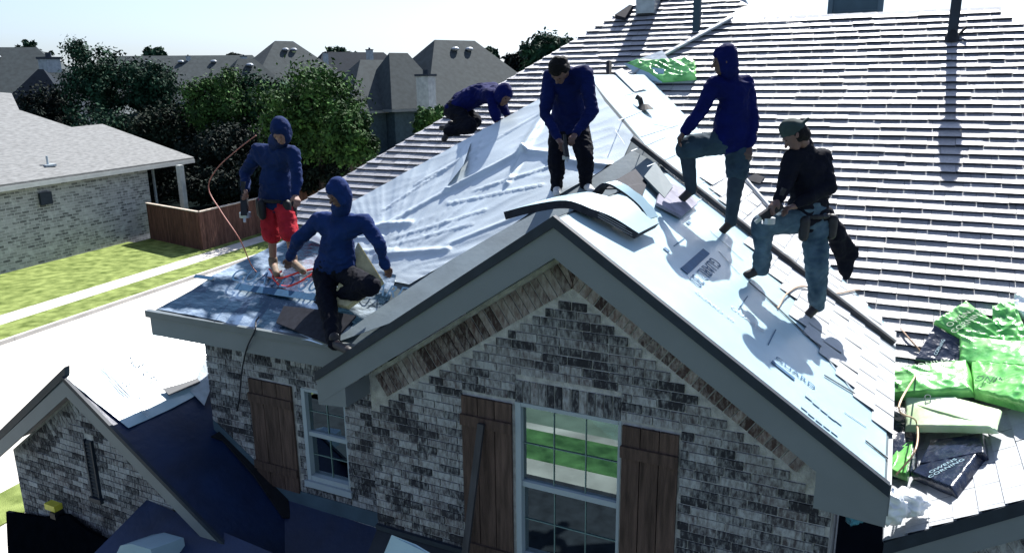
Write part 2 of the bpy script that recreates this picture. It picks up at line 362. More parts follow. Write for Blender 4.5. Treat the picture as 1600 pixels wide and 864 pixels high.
def window(x0, x1, z0, z1, y, zr, cols=3, rows=2, right=True, name='window'):
    """frame set back 6 cm; two sashes; thin grille bars behind the panes"""
    bm = bmesh.new(); yf, yb = y-.012, y+.09; t = .052
    box(bm, (x0, yf, z0), (x0+t, yb, z1)); box(bm, (x1-t*.5, yf+.01, z0), (x1, yb, z1))
    box(bm, (x0+t+.001, yf+.004, z1-.035), (x1-t*.5-.001, yb, z1)); box(bm, (x0+t+.001, yf+.004, z0), (x1-t*.5-.001, yb, z0+.06))
    box(bm, (x0+t+.001, yf+.02, zr-.03), (x1-t*.5-.001, yb, zr+.02))
    f = obj(name, bm, FRAME, house)
    X0, X1 = x0+t+.001, x1-t*.5-.001
    for a, b, yy in ((zr+.02, z1-.035, y+.045), (z0+.06, zr-.03, y+.06)):
        bm = bmesh.new(); box(bm, (X0, yy, a), (X1, yy+.005, b)); p = obj('pane', bm, GLASS, f)
        bm = bmesh.new()
        for i in range(1, cols): x = X0+(X1-X0)*i/cols; box(bm, (x-.003, yy-.012, a), (x+.003, yy-.004, b))
        for i in range(1, rows): z = a+(b-a)*i/rows; box(bm, (X0, yy-.0115, z-.003), (X1, yy-.0045, z+.003))
        obj('grille', bm, mat('grille green grey', (.16, .24, .22), .5, .3, .05, 5), f)
    bm = bmesh.new(); box(bm, (X0, y+.22, z0), (X1, y+.24, z1)); box(bm, (X0-.05, y+.165, z0-.05), (X0-.01, y+.24, z1)); obj('blind', bm, DARKIN, f)
    bm = bmesh.new(); box(bm, (x0-.03, y-.04, z0-.075), (x1+.03, y+.1, z0-.002)); obj('sill', bm, BR if not right else FRAME, f)
    return f
window(WX0, WX1, WZ0, WZ1, 5.5, 4.55)
def shutter(x0, x1, z0, z1, y, slant=0):
    bm = bmesh.new(); n = 3; wd = (x1-x0)/n; rn = random.Random(int(x0*100))
    for i in range(n): box(bm, (x0+i*wd+.004, y-.035-rn.random()*.004, z0), (x0+(i+1)*wd-.004, y-.01, z1))
    s = obj('shutter', bm, WOOD, house)
    for z in (z1-.27, z0+.20):
        bm = bmesh.new(); box(bm, (x0-.004, y-.062, z), (x1+.004, y-.0365, z+.10)); obj('batten', bm, WOOD, s)
    return s
shutter(-3.235, -2.735, 3.55, 5.295, 5.5); shutter(-1.745, -1.28, 3.55, 5.30, 5.5)
# --- left block wall
YL = 6.1
a = py(318, 515, YL); LX0 = a.x
s0, s1 = py(390, 589, YL), py(457, 604, YL); w0, w1 = py(470, 605, YL), py(549, 768, YL); wb = py(483, 748, YL)
lh = [(w0.x, w1.x, wb.z, w0.z+.0), (s0.x, s1.x+.03, wb.z-.25, s0.z)]
def lw_in(z): return (LX0, FX0-.002)
bm = bmesh.new()
for b_ in (((LX0, YL, 0), (w0.x, YL+.16, 5.2)), ((w1.x, YL, 0), (FX0+.0, YL+.16, 5.2)), ((w0.x, YL+.001, w0.z), (w1.x, YL+.16, 5.2)), ((w0.x, YL+.001, 0), (w1.x, YL+.16, wb.z))): box(bm, *b_)
box(bm, (LX0, YL+.161, 0), (LX0+.16, 12, 5.2))
obj('left_wall', bm, MORT, house)
brick_field('wall_bricks', YL, LX0, FX0-.003, 2.7, 4.93, lw_in, lh, seed=3)
bm = bmesh.new(); x = LX0
while x < FX0-.08: dd = rnd.uniform(.008, .015); box(bm, (x, YL-dd, 4.945), (x+.062, YL+.02, 5.14)); x += .073
obj('soldier_course', bm, BR, house)
window(w0.x, w1.x, wb.z, w0.z, YL, (wb.z+w0.z)/2+.02, 2, 2)
shutter(s0.x, s1.x, wb.z-.2, s0.z, YL)
# --- roof decks
def deck(name, xy, zf, m, t=.05, off=0):
    bm = bmesh.new(); slab(bm, xy, zf, t, off); return obj(name, bm, m, house)
deck('roof', [(-7.6, 5.85), (-4.53, 5.85), (-2.19, 8.19), (-3.725, 9.725)], zA, DECK)
deck('roof', [(-4.54, 5.15), (-2.195, 5.15), (-2.195, 8.185), (-4.54, 5.84)], zL, DECK)
deck('roof', [(.17, 5.15), (-2.185, 5.15), (-2.185, 8.19), (-3.72, 9.73), (-3.72, 12.47), (.17, 8.59)], zR, DECK)
deck('roof', [(-7.6, 5.86), (-3.73, 9.73), (-3.73, 13.6), (-7.6, 13.6)], zB, DECK)
# --- rake boards, drip edges, eave boxes of the front gable
def rake(xa, za, xb, zb, y0, y1, o0, o1, name, m, cut=0):
    """board along a rake between vertical offsets o0 and o1 below the deck line"""
    bm = bmesh.new(); prism(bm, [(xa, y0, za-o0), (xb, y0, zb-o0), (xb, y0, zb-o1), (xa, y0, za-o1)], (0, y1-y0, 0)); return obj(name, bm, m, house)
for xb in (-4.56, .19):
    zb = 7.01-M*abs(xb+2.19)
    rake(-2.19, 7.03, xb, zb+.02, 5.095, 5.148, 0, .085, 'drip_edge', TRIMD)
    rake(-2.19, 7.01, xb, zb, 5.118, 5.148, .067, .30, 'rake_board', TRIM)
    rake(-2.19, 7.01, xb, zb, 5.149, 5.49, .255, .28, 'soffit', TRIM)
# boxed tails
for x0, x1 in ((-.26, .19), (-4.56, -4.24)):
    sg = 1 if x0 > -2 else -1
    hi = 7.01-M*abs((x0 if sg > 0 else x1)+2.19)-.301; lo = 7.01-M*abs((x1 if sg > 0 else x0)+2.19)-.301
    xa, xb = (x0, x1) if sg > 0 else (x1, x0)
    bm = bmesh.new(); prism(bm, [(xa, 5.121, hi), (xb, 5.121, lo+.001), (xb, 5.121, 5.10), (xa, 5.121, 5.13)], (0, .36, 0)); obj('eave_return', bm, TRIM, house)
bm = bmesh.new(); box(bm, (.171, 5.15, 5.17), (.20, 8.5, 5.40)); obj('fascia', bm, TRIM, house)
bm = bmesh.new(); box(bm, (-.14, 5.5, 5.10), (.17, 8.5, 5.13)); obj('soffit', bm, TRIM, house)
# left block eave
bm = bmesh.new(); box(bm, (-7.62, 5.815, 5.14), (-4.6, 5.845, 5.36)); box(bm, (-7.63, 5.8455, 5.14), (-7.601, 12, 5.36)); obj('fascia', bm, TRIM, house)
bm = bmesh.new(); box(bm, (-7.60, 5.846, 5.143), (-4.6, YL-.001, 5.165)); box(bm, (-7.60, YL, 5.143), (LX0-.001, 12, 5.165)); obj('soffit', bm, TRIM, house)
bm = bmesh.new(); box(bm, (-7.66, 5.785, 5.362), (-4.6, 5.849, 5.44)); obj('drip_edge', bm, mat('grey drip metal', (.10, .12, .13), .5, .4, .1, 5), house)
# --- shingle courses (wedge shaped tabs, each row's butt standing proud)
def courses(name, poly, zf, nrm, dy, th, m, seed=2, tab=.31, parent=house):
    rn = random.Random(seed); bm = bmesh.new(); ys = [p[1] for p in poly]; y = min(ys)
    nrm = Vector(nrm)
    while y < max(ys)-.02:
        A = clip_x(poly, y+.001); B = clip_x(poly, min(y+dy, max(ys))-.001)
        if A and B:
            lo, hi = min(A[0], B[0]), max(A[1], B[1]); x = lo - rn.random()*tab
            def lim(xx, yy, I): return min(max(xx, I[0]), I[1])
            while x < hi:
                L = tab*rn.uniform(.96, 1.04); g = .004
                x0b, x1b, x0t, x1t = lim(x+g, y, A), lim(x+L, y, A), lim(x+g, y, B), lim(x+L, y, B)
                x += L
                if (x1b-x0b)+(x1t-x0t) < .03: continue
                t = th*rn.uniform(.82, 1.15); o = .012; jy = rn.uniform(-.004, .004); yb, yt = y+jy-.01, y+dy+.01
                P = [Vector((x0b, yb, zf(x0b, yb)))+nrm*(o+t), Vector((x1b, yb, zf(x1b, yb)))+nrm*(o+t), Vector((x1t, yt, zf(x1t, yt)))+nrm*o, Vector((x0t, yt, zf(x0t, yt)))+nrm*o,
                     Vector((x0b, yb+.004, zf(x0b, yb))), Vector((x1b, yb+.004, zf(x1b, yb)))]
                v = [bm.verts.new(p) for p in P]; bm.faces.new((v[0], v[1], v[2], v[3])); fb_ = bm.faces.new((v[4], v[5], v[1], v[0])); fb_.material_index = 1  # butt face coloured dark to deepen the shade under each course
        y += dy
    return obj(name, bm, [m, SHINGD], parent)
polyF = [(.2, 7.45), (3.74, 10.99), (1.07, 13.72), (-2.70, 13.72), (-5.0, 11.45), (-3.6, 11.3)]
deck('roof', polyF, zF, DECK, .05, -.01)
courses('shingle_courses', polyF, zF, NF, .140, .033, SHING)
polyG = [(-9.9, 10.2), (-4.75, 15.35), (-3.0, 15.35), (-1.0, 13.8), (-1, 10.2)]
deck('roof', polyG, zG, DECK, .05, -.01)
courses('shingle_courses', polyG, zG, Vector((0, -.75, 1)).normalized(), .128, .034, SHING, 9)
# far-side slopes and gable ends so the wings are solid
bm = bmesh.new()
z0 = zF(0, 13.72)
prism(bm, [(-2.70, 13.73, z0), (-5.0, 11.43, z0-M*2.3), (-5.0, 15, z0-M*2.3), (-2.7, 15, z0)], (0, 0, -.05))
prism(bm, [(1.07, 13.73, z0), (3.74, 11.06, z0-M*2.67), (5.0, 16, z0-M*2.67), (1.07, 16, z0)], (0, 0, -.05))
prism(bm, [(-2.7, 13.73, z0), (1.07, 13.73, z0), (1.07, 18, z0-2.5), (-2.7, 18, z0-2.5)], (0, 0, -.05))
zg = zG(0, 15.36)
prism(bm, [(-4.75, 15.36, zg), (-9.9, 10.21, zg-.75*5.15), (-9.9, 20, zg-.75*5.15)], (0, 0, -.05))
prism(bm, [(-4.75, 15.36, zg), (-3, 15.36, zg), (-3, 20, zg-3.4), (-9.9, 20, zg-3.8)], (0, 0, -.05))
obj('roof', bm, DECK, house)
# ridge caps
bm = bmesh.new(); x = -2.3
while x < 1.05:
    for s_ in (-1, 1):
        pass
    prism(bm, [(x, 13.60, z0-.05), (x+.20, 13.60, z0-.045), (x+.20, 13.73, z0+.045), (x, 13.73, z0+.04)], (0, 0, -.02)); x += .205
obj('ridge_cap', bm, SHINGP, house)
# small raised peak at the left end of the ridge, and the bent flashing
bm = bmesh.new(); p = [PF(1120, 40), PF(1255, 40), PF(1215, 12), PF(1185, 7), PF(1160, 14)]
p = [q+NF*.03 for q in p]; prism(bm, p, -NF*.06); obj('ridge_peak', bm, SHING, house)
bm = bmesh.new()
for i in range(9):
    t0, t1 = i/9, (i+.92)/9; q0, q1 = Vector((-2.68, 13.72, z0+.05)), Vector((-4.0, 12.40, z0+.05-M*1.32))
    bar(bm, q0.lerp(q1, t0), q0.lerp(q1, t1), .16, .03)
obj('hip_cap', bm, SHINGP, house)
bm = bmesh.new(); q = [dp(1148, 0, 14.2), dp(1160, -8, 14.2), dp(1172, 14, 14.1), dp(1152, 24, 14.0), dp(1146, 30, 13.9)]
prism(bm, q, (.01, .02, 0)); obj('flashing', bm, METAL, house)
# --- low left gable
LYR, LYW = 5.15, 5.33
AX, AZ = -8.33, 4.74
LG0 = -10.15
xR = -4.3
deck('low_roof', [(AX, LYR), (LX0-.02, LYR), (LX0-.02, 7.2), (AX, 9.0)], zP, NAVY, .05, -.004)
deck('low_roof', [(LX0-.019, LYR), (xR, LYR), (xR, YL), (LX0-.019, YL)], zP, NAVY, .05, -.004)
bm = bmesh.new(); prism(bm, [(AX-.003, LYR, AZ), (LG0, LYR, AZ-.70*(AX-LG0)), (LG0, 9, AZ-.70*(AX-LG0)), (AX-.003, 9, AZ)], (0, 0, -.05)); obj('low_roof', bm, DECK, house)
def lowrake(xb, m_, o0, o1, y0, y1, name, mm):
    zb = AZ-m_*abs(xb-AX); bm = bmesh.new(); prism(bm, [(AX, y0, AZ-o0), (xb, y0, zb-o0), (xb, y0, zb-o1), (AX, y0, AZ-o1)], (0, y1-y0, 0)); obj(name, bm, mm, house)
lowrake(LG0-.02, .70, .05, .24, LYR-.03, LYR-.001, 'rake_board', TRIM); lowrake(xR, .66, .05, .24, LYR-.03, LYR-.001, 'rake_board', TRIM)
lowrake(xR, .66, -.012, .048, LYR-.04, LYR-.001, 'drip_edge', TRIMD)
bm = bmesh.new(); zb = AZ-.7*(AX-LG0)
prism(bm, [(AX+.05, LYR-.02, AZ+.13), (LG0, LYR-.02, zb+.07), (LG0, LYR-.02, zb-.045), (AX+.02, LYR-.02, AZ+.0)], (0, .06, 0)); obj('drip_edge', bm, TRIMD, house)
def lg_in(z):
    t = AZ-.26; 
    if z >= t: return (0, -1)
    return (max(-9.97, AX-(t-z)/.70), min(-5.2, AX+(t-z)/.66))
bm = bmesh.new()
prism(bm, [(AX, LYW+.01, AZ-.2), (-10, LYW+.01, AZ-.2-.7*(10+AX)), (-10, LYW+.01, 0), (-5.2, LYW+.01, 0), (-5.2, LYW+.01, AZ-.2-.66*(AX*-1-5.2))], (0, .16, 0)); obj('low_wall', bm, MORT, house)
vt = py(132, 685, LYW); vb_ = py(160, 778, LYW)
V0, V1, VZ0, VZ1 = vt.x, vt.x+.15, vb_.z, vt.z
brick_field('wall_bricks', LYW+.01, -9.98, -5.2, 1.2, 4.5, lg_in, [(V0-.02, V1+.02, VZ0, VZ1)], seed=8)
bm = bmesh.new()
for sgn, mm_, L in ((-1, .70, 1.9), (1, .66, .35)):
    d = Vector((sgn, 0, -mm_)).normalized(); n = Vector((sgn*mm_, 0, 1)).normalized(); t = .0
    while t < L:
        p = Vector((AX, LYW+.01, AZ-.24)) + d*t; dd = rnd.uniform(.010, .018)
        q = [p-n*.0, p+d*.062-n*.0, p+d*.062-n*.20, p-n*.20]; q = [Vector((max(v.x, AX) if sgn > 0 else min(v.x, AX), v.y, v.z)) for v in q]
        if abs(q[0].x-q[1].x) > .01: prism(bm, [v+Vector((0, -dd, 0)) for v in q], (0, dd+.01, 0))
        t += .073
obj('soldier_course', bm, BR, house)
vent = bmesh.new(); box(vent, (V0, LYW-.03, VZ0), (V0+.02, LYW+.02, VZ1)); box(vent, (V1-.02, LYW-.03, VZ0), (V1, LYW+.02, VZ1)); box(vent, (V0-.03, LYW-.05, VZ0-.06), (V1+.03, LYW+.02, VZ0-.003)); vo = obj('gable_vent', vent, TRIMD, house)
bm = bmesh.new(); z = VZ0+.01
while z < VZ1-.03: prism(bm, [(V0+.021, LYW-.02, z), (V1-.021, LYW-.02, z), (V1-.021, LYW+.015, z+.045), (V0+.021, LYW+.015, z+.045)], (0, 0, .008)); z += .05
obj('louvre', bm, mat('dark louvre', (.03, .035, .04), .7, .2, .2, 9), vo)
# step flashing where low roof meets the block wall, dark valley strip, porch roof
bm = bmesh.new()
x = LX0
while x < -4.3:
    z = max(zP(x, 0), 3.27)
    prism(bm, [(x, YL-.02, z-.05), (x+.12, YL-.02, max(zP(x+.12, 0), 3.27)-.05), (x+.12, YL-.02, max(zP(x+.12, 0), 3.27)+.13), (x, YL-.02, z+.13)], (0, .015, 0)); x += .12
obj('flashing', bm, mat('dull teal flashing', (.05, .085, .11), .6, .3, .2, 4), house)
# porch roof: front-facing, under both windows, with the dark cheek below the front wall
bm = bmesh.new()
prism(bm, [(-6.3, YL, 3.25), (-4.2, YL, 3.20), (-4.2, 4.0, 2.05), (-4.5, 4.0, 2.05)], (0, 0, -.04)); obj('porch_roof_and_shade', bm, NAVY, house)
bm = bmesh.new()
prism(bm, [(FX0+.0, 5.49, 3.70), (1.0, 5.49, 3.70), (1.0, 4.6, 3.18), (-4.1, 4.6, 3.18)], (0, 0, -.05)); obj('porch_roof_and_shade', bm, mat('black felt', (.012, .016, .022), .7, .3, .3, 5), house)
bm = bmesh.new(); box(bm, (FX0+.0, 5.45, 3.69), (WX0-.55, 5.489, 3.74)); obj('flashing', bm, TRIMD, house)
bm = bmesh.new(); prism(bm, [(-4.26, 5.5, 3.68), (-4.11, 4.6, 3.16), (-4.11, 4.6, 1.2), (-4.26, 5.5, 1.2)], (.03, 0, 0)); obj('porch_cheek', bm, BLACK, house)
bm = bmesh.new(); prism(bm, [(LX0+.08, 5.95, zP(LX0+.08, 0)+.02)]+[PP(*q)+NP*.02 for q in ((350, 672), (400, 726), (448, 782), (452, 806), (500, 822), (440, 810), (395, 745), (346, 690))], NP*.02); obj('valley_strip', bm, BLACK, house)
# --- right lower wing Q
polyQ = [(.25, 5.80), (3.2, 5.80), (3.2, 10.4), (.25, 7.45)]
deck('roof', polyQ, zQ, DECK, .05, -.004)
# shingle tabs on Q, rows run front to back
bm = bmesh.new(); rn = random.Random(4); x = .22; 
while x < 2.6:
    y = 5.78 - rn.random()*.3; ymax = 7.40 + max(0, (x-.25))
    while y < ymax:
        L = .32; a, b = max(y+.006, 5.77), min(y+L, ymax)
        if b-a > .03:
            t = .016*rn.uniform(.8, 1.2)
            P_ = [Vector((x, a, zQ(x, 0)))+NQ*(.008+t), Vector((x, b, zQ(x, 0)))+NQ*(.008+t), Vector((x+.155, b, zQ(x+.155, 0)))+NQ*.01, Vector((x+.155, a, zQ(x+.155, 0)))+NQ*.01]
            v = [bm.verts.new(q) for q in P_]; bm.faces.new(v)
            u = [bm.verts.new(Vector((x, yy, zQ(x, 0)))) for yy in (a, b)]; bm.faces.new((v[0], v[1], u[1], u[0]))
        y += L
    x += .145
obj('shingle_courses', bm, SHINGP, house)
bm = bmesh.new(); prism(bm, [(.22, 5.76, zQ(.22, 0)+.012), (3.2, 5.76, zQ(3.2, 0)+.012), (3.2, 5.76, zQ(3.2, 0)-.10), (.22, 5.76, zQ(.22, 0)-.10)], (0, .035, 0)); obj('drip_edge', bm, TRIMD, house)
bm = bmesh.new(); prism(bm, [(.22, 5.775, zQ(.22, 0)-.101), (3.2, 5.775, zQ(3.2, 0)-.101), (3.2, 5.775, zQ(3.2, 0)-.30), (.22, 5.775, zQ(.22, 0)-.30)], (0, .024, 0)); obj('rake_board', bm, TRIM, house)
bm = bmesh.new(); prism(bm, [(.3, 5.95, 0), (3.2, 5.95, 0), (3.2, 5.95, zQ(3.2, 0)-.2), (.3, 5.95, zQ(.3, 0)-.2)], (0, .15, 0)); obj('right_wall', bm, MORT, house)
bm = bmesh.new(); n = Vector((-.68, 0, 1)).normalized(); d = Vector((1, 0, .68)).normalized(); t = 0
while t < 3.3:
    p = Vector((.3, 5.95, zQ(.3, 0)-.30))+d*t; dd = rnd.uniform(.008, .016); prism(bm, [p+Vector((0, -dd, 0)), p+d*.062+Vector((0, -dd, 0)), p+d*.062-n*.2+Vector((0, -dd, 0)), p-n*.2+Vector((0, -dd, 0))], (0, dd+.02, 0)); t += .073
obj('soldier_course', bm, BR, house)
def q_in(z): return (max(.31, .25+(z+.55-4.62)/.68), 3.19)
brick_field('wall_bricks', 5.95, .3, 3.2, 3.4, 6.1, q_in, [], seed=11)
# dark gap between gable wall and wing
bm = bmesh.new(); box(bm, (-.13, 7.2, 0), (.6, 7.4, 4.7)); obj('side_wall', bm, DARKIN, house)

# --- coverings of the right slope
u_ = thing('roof_underlayment', (-1.5, 6.5, zR(-1.5, 0)), 'white printed felt underlayment covering the sunny right slope of the front gable', 'roofing felt')
ws = sheet('felt_sheet', [Vector((x, y, zR(x, y))) for x, y in ((.15, 5.17), (-2.17, 5.17), (-2.17, 8.2), (-3.70, 9.74), (-3.70, 12.40), (.15, 8.56))], NR, WHITE, u_, .08, .006, .003, lambda p: .004*N3(p, 2.1))
# laps: long thin steps between strips of felt
for uv in (((1108, 362), (1160, 408)), ((1122, 395), (1155, 430)), ((1170, 445), (1213, 480)), ((1200, 470), (1280, 543)), ((1290, 560), (1334, 617)), ((1318, 645), (1352, 668)), ((1355, 694), (1385, 716)),
           ((985, 238), (1040, 215)), ((1010, 262), (1062, 240)), ((965, 190), (1020, 168)), ((1000, 215), (1060, 196)), ((1020, 195), (1092, 210)), ((975, 150), (1010, 142)), ((960, 205), (975, 228)), ((1070, 300), (1100, 285)), ((1085, 318), (1118, 300))):
    bm = bmesh.new(); a, b = PR(*uv[0])+NR*.014, PR(*uv[1])+NR*.014; bar(bm, a, b, .010, .003, NR); obj('lap_edge', bm, PRINTP, u_)
for uv in (((1168, 442), (1215, 482)), ((1198, 468), (1280, 545)), ((1286, 588), (1334, 617)), ((1350, 690), (1385, 718))):
    a, b = PR(*uv[0])+NR*.016, PR(*uv[1])+NR*.016; bm = bmesh.new(); bar(bm, a, b, .016, .005, NR); obj('dark_lap', bm, TRIMD, u_)
# printed bar and lettering (reads towards the street, upside down from the camera)
XD = Vector((0, -1, 0)); YD = Vector((1, 0, -M)).normalized()
def mark(cx, cy, L, Wd, m_=PRINT, name='printed_bar'):
    c = PR(cx, cy)+NR*.0125; bm = bmesh.new(); bar(bm, c-XD*L/2, c+XD*L/2, Wd, .004, NR); obj(name, bm, m_, u_)
mark(1086, 409, .80, .075); text('felt_lettering', 'GUARD 30', PR(1101, 425)+NR*.0135, XD, YD, .17, PRINT, u_)
mark(1222, 580, .045, .20); 
text('felt_lettering', 'GUARD', PR(1241, 584)+NR*.0135, YD, -XD, .10, PRINT, u_)
text('felt_lettering', 'GUARD', PR(1166, 500)+NR*.0135, YD, -XD, .09, PRINTP, u_)
text('felt_lettering', 'GUARD 30', PR(1115, 480)+NR*.0135, YD, -XD, .075, PRINTP, u_)
PBLK = mat('faint felt print', (.25, .34, .40), .6, .3, .2, 20)
for k, (cx, cy) in enumerate(((1262, 622), (1274, 632), (1286, 643), (1298, 652), (1308, 660))): mark(cx, cy, .05+.02*(k % 2), .055, PBLK, 'printed_block')
for k, (cx, cy) in enumerate(((1255, 640), (1266, 650), (1278, 660), (1290, 669), (1302, 678))): mark(cx, cy, .03, .05, PBLK, 'printed_block')
for cx, cy, L in ((1160, 474, .4), (1205, 528, .4), (1060, 380, .35)):
    mark(cx, cy, L, .008, PRINT, 'printed_line')
mark(1040, 392, .06, .05); mark(1075, 350, .10, .03)
# pale shingles already laid near the eave
bm = bmesh.new(); rn = random.Random(12); row = 0; x = .185
def shl(yy):  # left boundary x of the laid area as y grows
    return -.02 - max(0, (yy-5.9))*.62
while x > -1.9:
    y = 5.9 - (row % 2)*.16 - 0
    while y < 8.55+(.17-x):
        a, b = y, y+.325
        if x-.14 > shl(a) - .15 and a > 5.8:
            b2 = min(b, 8.52+(.17-x)); 
            if b2-a > .05:
                t = .013*rn.uniform(.6, 1.3)
                P_ = [Vector((x, a+.008, zR(x, 0)))+NR*(.014+t), Vector((x, b2-.003, zR(x, 0)))+NR*(.014+t), Vector((x-.15, b2-.003, zR(x-.15, 0)))+NR*.016, Vector((x-.15, a+.008, zR(x-.15, 0)))+NR*.016]
                v = [bm.verts.new(q) for q in P_]; bm.faces.new(v); u = [bm.verts.new(q-NR*t) for q in P_[:2]]; bm.faces.new((v[0], v[1], u[1], u[0]))
        y += .33
    x -= .145; row += 1
obj('new_shingles', bm, SHINGP, u_)

# --- silver tarp on the front slope, and the blue printed sheet below it
tp = thing('tarp', (-4.8, 8, zA(0, 8)), 'wrinkled pale silver tarp stretched over the slope behind the front gable', 'tarp')
def tarp_fn(p):
    c = Vector((-4.86, 6.65, zA(0, 6.65)))                     # folds fan out of the pinned corner
    d = p-c; an = math.atan2(d.y, d.x); r = d.length
    f = .012*max(0, ridged(Vector((an*3.2, 0, 0)), 2.3, 3))**3*min(1, r*1.1)*max(.15, 1.25-r*.38)
    for uva, uvb, hgt, wd in FOLDS:
        A, B = uva, uvb; ab = B-A; t = max(0, min(1, (p-A).dot(ab)/ab.dot(ab))); q = (p-(A+ab*t)).length
        f += hgt*math.exp(-(q/wd)**2)
    return f + .006*N3(p, 1.6, 5) + .004*max(0, ridged(Vector((p.x+p.y*.6, (p.y-p.x*.6)*4, 0)), 1.5, 9))**2
FOLDS = [(PA(*a), PA(*b), h, w_) for a, b, h, w_ in (((600, 355), (700, 300), .022, .035), ((700, 300), (820, 238), .045, .04), ((815, 240), (860, 168), .05, .05), ((820, 240), (792, 290), .035, .03), ((822, 238), (880, 245), .04, .04),
    ((590, 400), (700, 392), .03, .04), ((700, 385), (860, 320), .02, .03), ((860, 250), (950, 262), .035, .04), ((560, 360), (640, 350), .03, .04), ((620, 372), (760, 330), .012, .016), ((610, 385), (740, 352), .010, .014), ((640, 330), (590, 395), .010, .016), ((660, 345), (600, 410), .010, .014), ((740, 300), (860, 262), .016, .015), ((700, 320), (850, 290), .014, .015), ((600, 330), (720, 250), .015, .014), ((650, 290), (770, 220), .014, .014), ((520, 375), (600, 372), .02, .02), ((540, 395), (620, 392), .02, .02), ((745, 250), (760, 190), .014, .014), ((870, 225), (925, 180), .016, .016), ((690, 270), (860, 170), .012, .02))]
tpoly = [PA(u, v) for u, v in ((500, 345), (600, 290), (700, 235), (845, 155), (918, 116), (945, 160), (990, 213), (975, 247), (932, 274), (870, 308), (800, 354), (700, 412), (640, 446), (560, 430), (470, 398), (452, 378))]
sheet('tarp_sheet', tpoly, NA, TARP, tp, .028, .012, .003, tarp_fn)
# lifted flap with its shaded pocket
bm = bmesh.new(); A_, B_, C_ = PA(722, 232)+NA*.01, PA(700, 292)+NA*.02, PA(728, 268)+NA*.10
D_ = PA(737, 225)+NA*.03
vs = [bm.verts.new(q) for q in (A_, B_, C_, D_)]; bm.faces.new((vs[0], vs[1], vs[2])); bm.faces.new((vs[0], vs[2], vs[3])); obj('tarp_flap', bm, TARP, tp)
fo = thing('printed_sheet', (-6.2, 6.6, zA(0, 6.6)), 'crumpled shiny blue underlayment with dark printing on the left front corner of the roof', 'roofing felt')
def foil_fn(p): return .026*max(0, ridged(p, 1.3, 2))**3 + .014*N3(p, 2.4, 4) + .010*max(0, ridged(p, 4.0, 8))
fpoly = [PA(u, v) for u, v in ((247, 484), (300, 455), (372, 413), (455, 372), (500, 384), (560, 415), (620, 432), (610, 470), (560, 520), (505, 541), (380, 512))]
sheet('felt_sheet', fpoly, NA, FOIL, fo, .04, .014, .003, foil_fn)
XA = Vector((1, 0, 0)); YA = Vector((0, 1, M)).normalized()
def markA(cx, cy, L, Wd, m_=PRINT, name='printed_bar', h=.055):
    c = PA(cx, cy)+NA*h; bm = bmesh.new(); bar(bm, c-XA*L/2, c+XA*L/2, Wd, .004, NA); obj(name, bm, m_, fo)
text('felt_lettering', 'GUARD 30', PA(432, 444)+NA*.062, XA, YA, .26, PRINT, fo); markA(440, 462, 1.3, .09)
text('felt_lettering', 'GUARD 30', PA(615, 462)+NA*.062, XA, YA, .22, PRINT, fo); markA(322, 438, .3, .05)
# bare felt strip along the gable
st = thing('felt_strip', (-3, 7.4, zA(0, 7.4)), 'plain grey felt strip running up beside the ridge behind the front gable', 'felt strip')
sheet('strip_sheet', [PA(u, v) for u, v in ((512, 548), (600, 486), (700, 418), (800, 360), (866, 326), (990, 243), (1018, 258), (1034, 272), (930, 330), (700, 480))], NA, mat('silver grey felt', (.14, .18, .20), .6, .4, .15, 3, .1, 20), st, .07, .07, .004, lambda p: .005*N3(p, 2))

# low gable sheet print
lp = thing('printed_sheet', (-8, 6, zP(-8, 0)), 'torn white underlayment with large grey GUARD lettering on the low left gable', 'roofing felt')
def low_fn(p): return .012*N3(p, 2.2, 3) + .006*N3(p, 7, 1) + .012*max(0, ridged(p, 1.2, 7)-.55)
edge = [(104, 592), (126, 562), (240, 520), (318, 500), (326, 545), (331, 600), (300, 622), (270, 638), (200, 670)]
sheet('felt_sheet', [PP(*q) for q in edge], NP, WHITE, lp, .045, .012, .003, low_fn)
XL = Vector((1, 0, -.66)).normalized(); YLd = Vector((0, 1, 0))
text('felt_lettering', 'GUARD', PP(212, 615)+NP*.034, XL, YLd, .13, PRINTP, lp)
text('felt_lettering', 'A3 UL', PP(224, 577)+NP*.034, XL, YLd, .20, mat('faint printed ink', (.52, .56, .58), .6, .3, .1, 9), lp)
bm = bmesh.new()
for dv in (0, 5, 9): bar(bm, PP(158, 570+dv)+NP*.034, PP(231, 649+dv-2)+NP*.034, .008, .003, NP)
obj('printed_line', bm, PRINTP, lp)
bm = bmesh.new(); q = [PP(252, 612), PP(285, 603), PP(320, 590), PP(318, 600), PP(288, 612), PP(262, 622)]
prism(bm, [v+NP*.05 for v in q], NP*.01); obj('torn_edge', bm, TRIMD, lp)
bm = bmesh.new(); q = [PP(296, 612)+NP*.02, PP(322, 560)+NP*.12, PP(331, 600)+NP*.10, PP(318, 636)+NP*.03]; prism(bm, q, NP*.006); obj('curled_flap', bm, mat('grey film', (.33, .38, .42), .3, .6, .2, 9, .4, 12), lp)

# ================================================================== THINGS ON THE ROOF
# toe board along the right slope
b = thing('toe_board', PR(1190, 380), 'long dark timber toe board laid down the white right roof slope', 'timber')
bm = bmesh.new(); p, q = PR(985, 222)+NR*.045, PR(1392, 541)+NR*.045; bar(bm, p, q, .085, .05, NR); obj('plank', bm, WOODL, b)
bm = bmesh.new(); bar(bm, p+NR*.028-XD*.0, q+NR*.028, .012, .006, NR); obj('edge_strip', bm, METAL, b)
# board leaning on shutter
bm = bmesh.new(); bar(bm, py(752, 662, 5.40), py(722, 905, 5.25), .06, .035, Vector((0, -1, 0))); tag(obj('plank', bm, mat('dark brown board', (.045, .045, .05), .7, .3, .3, 6, stretch=(4, 4, .5))), 'thin dark board leaning against the left shutter of the front window', 'timber')
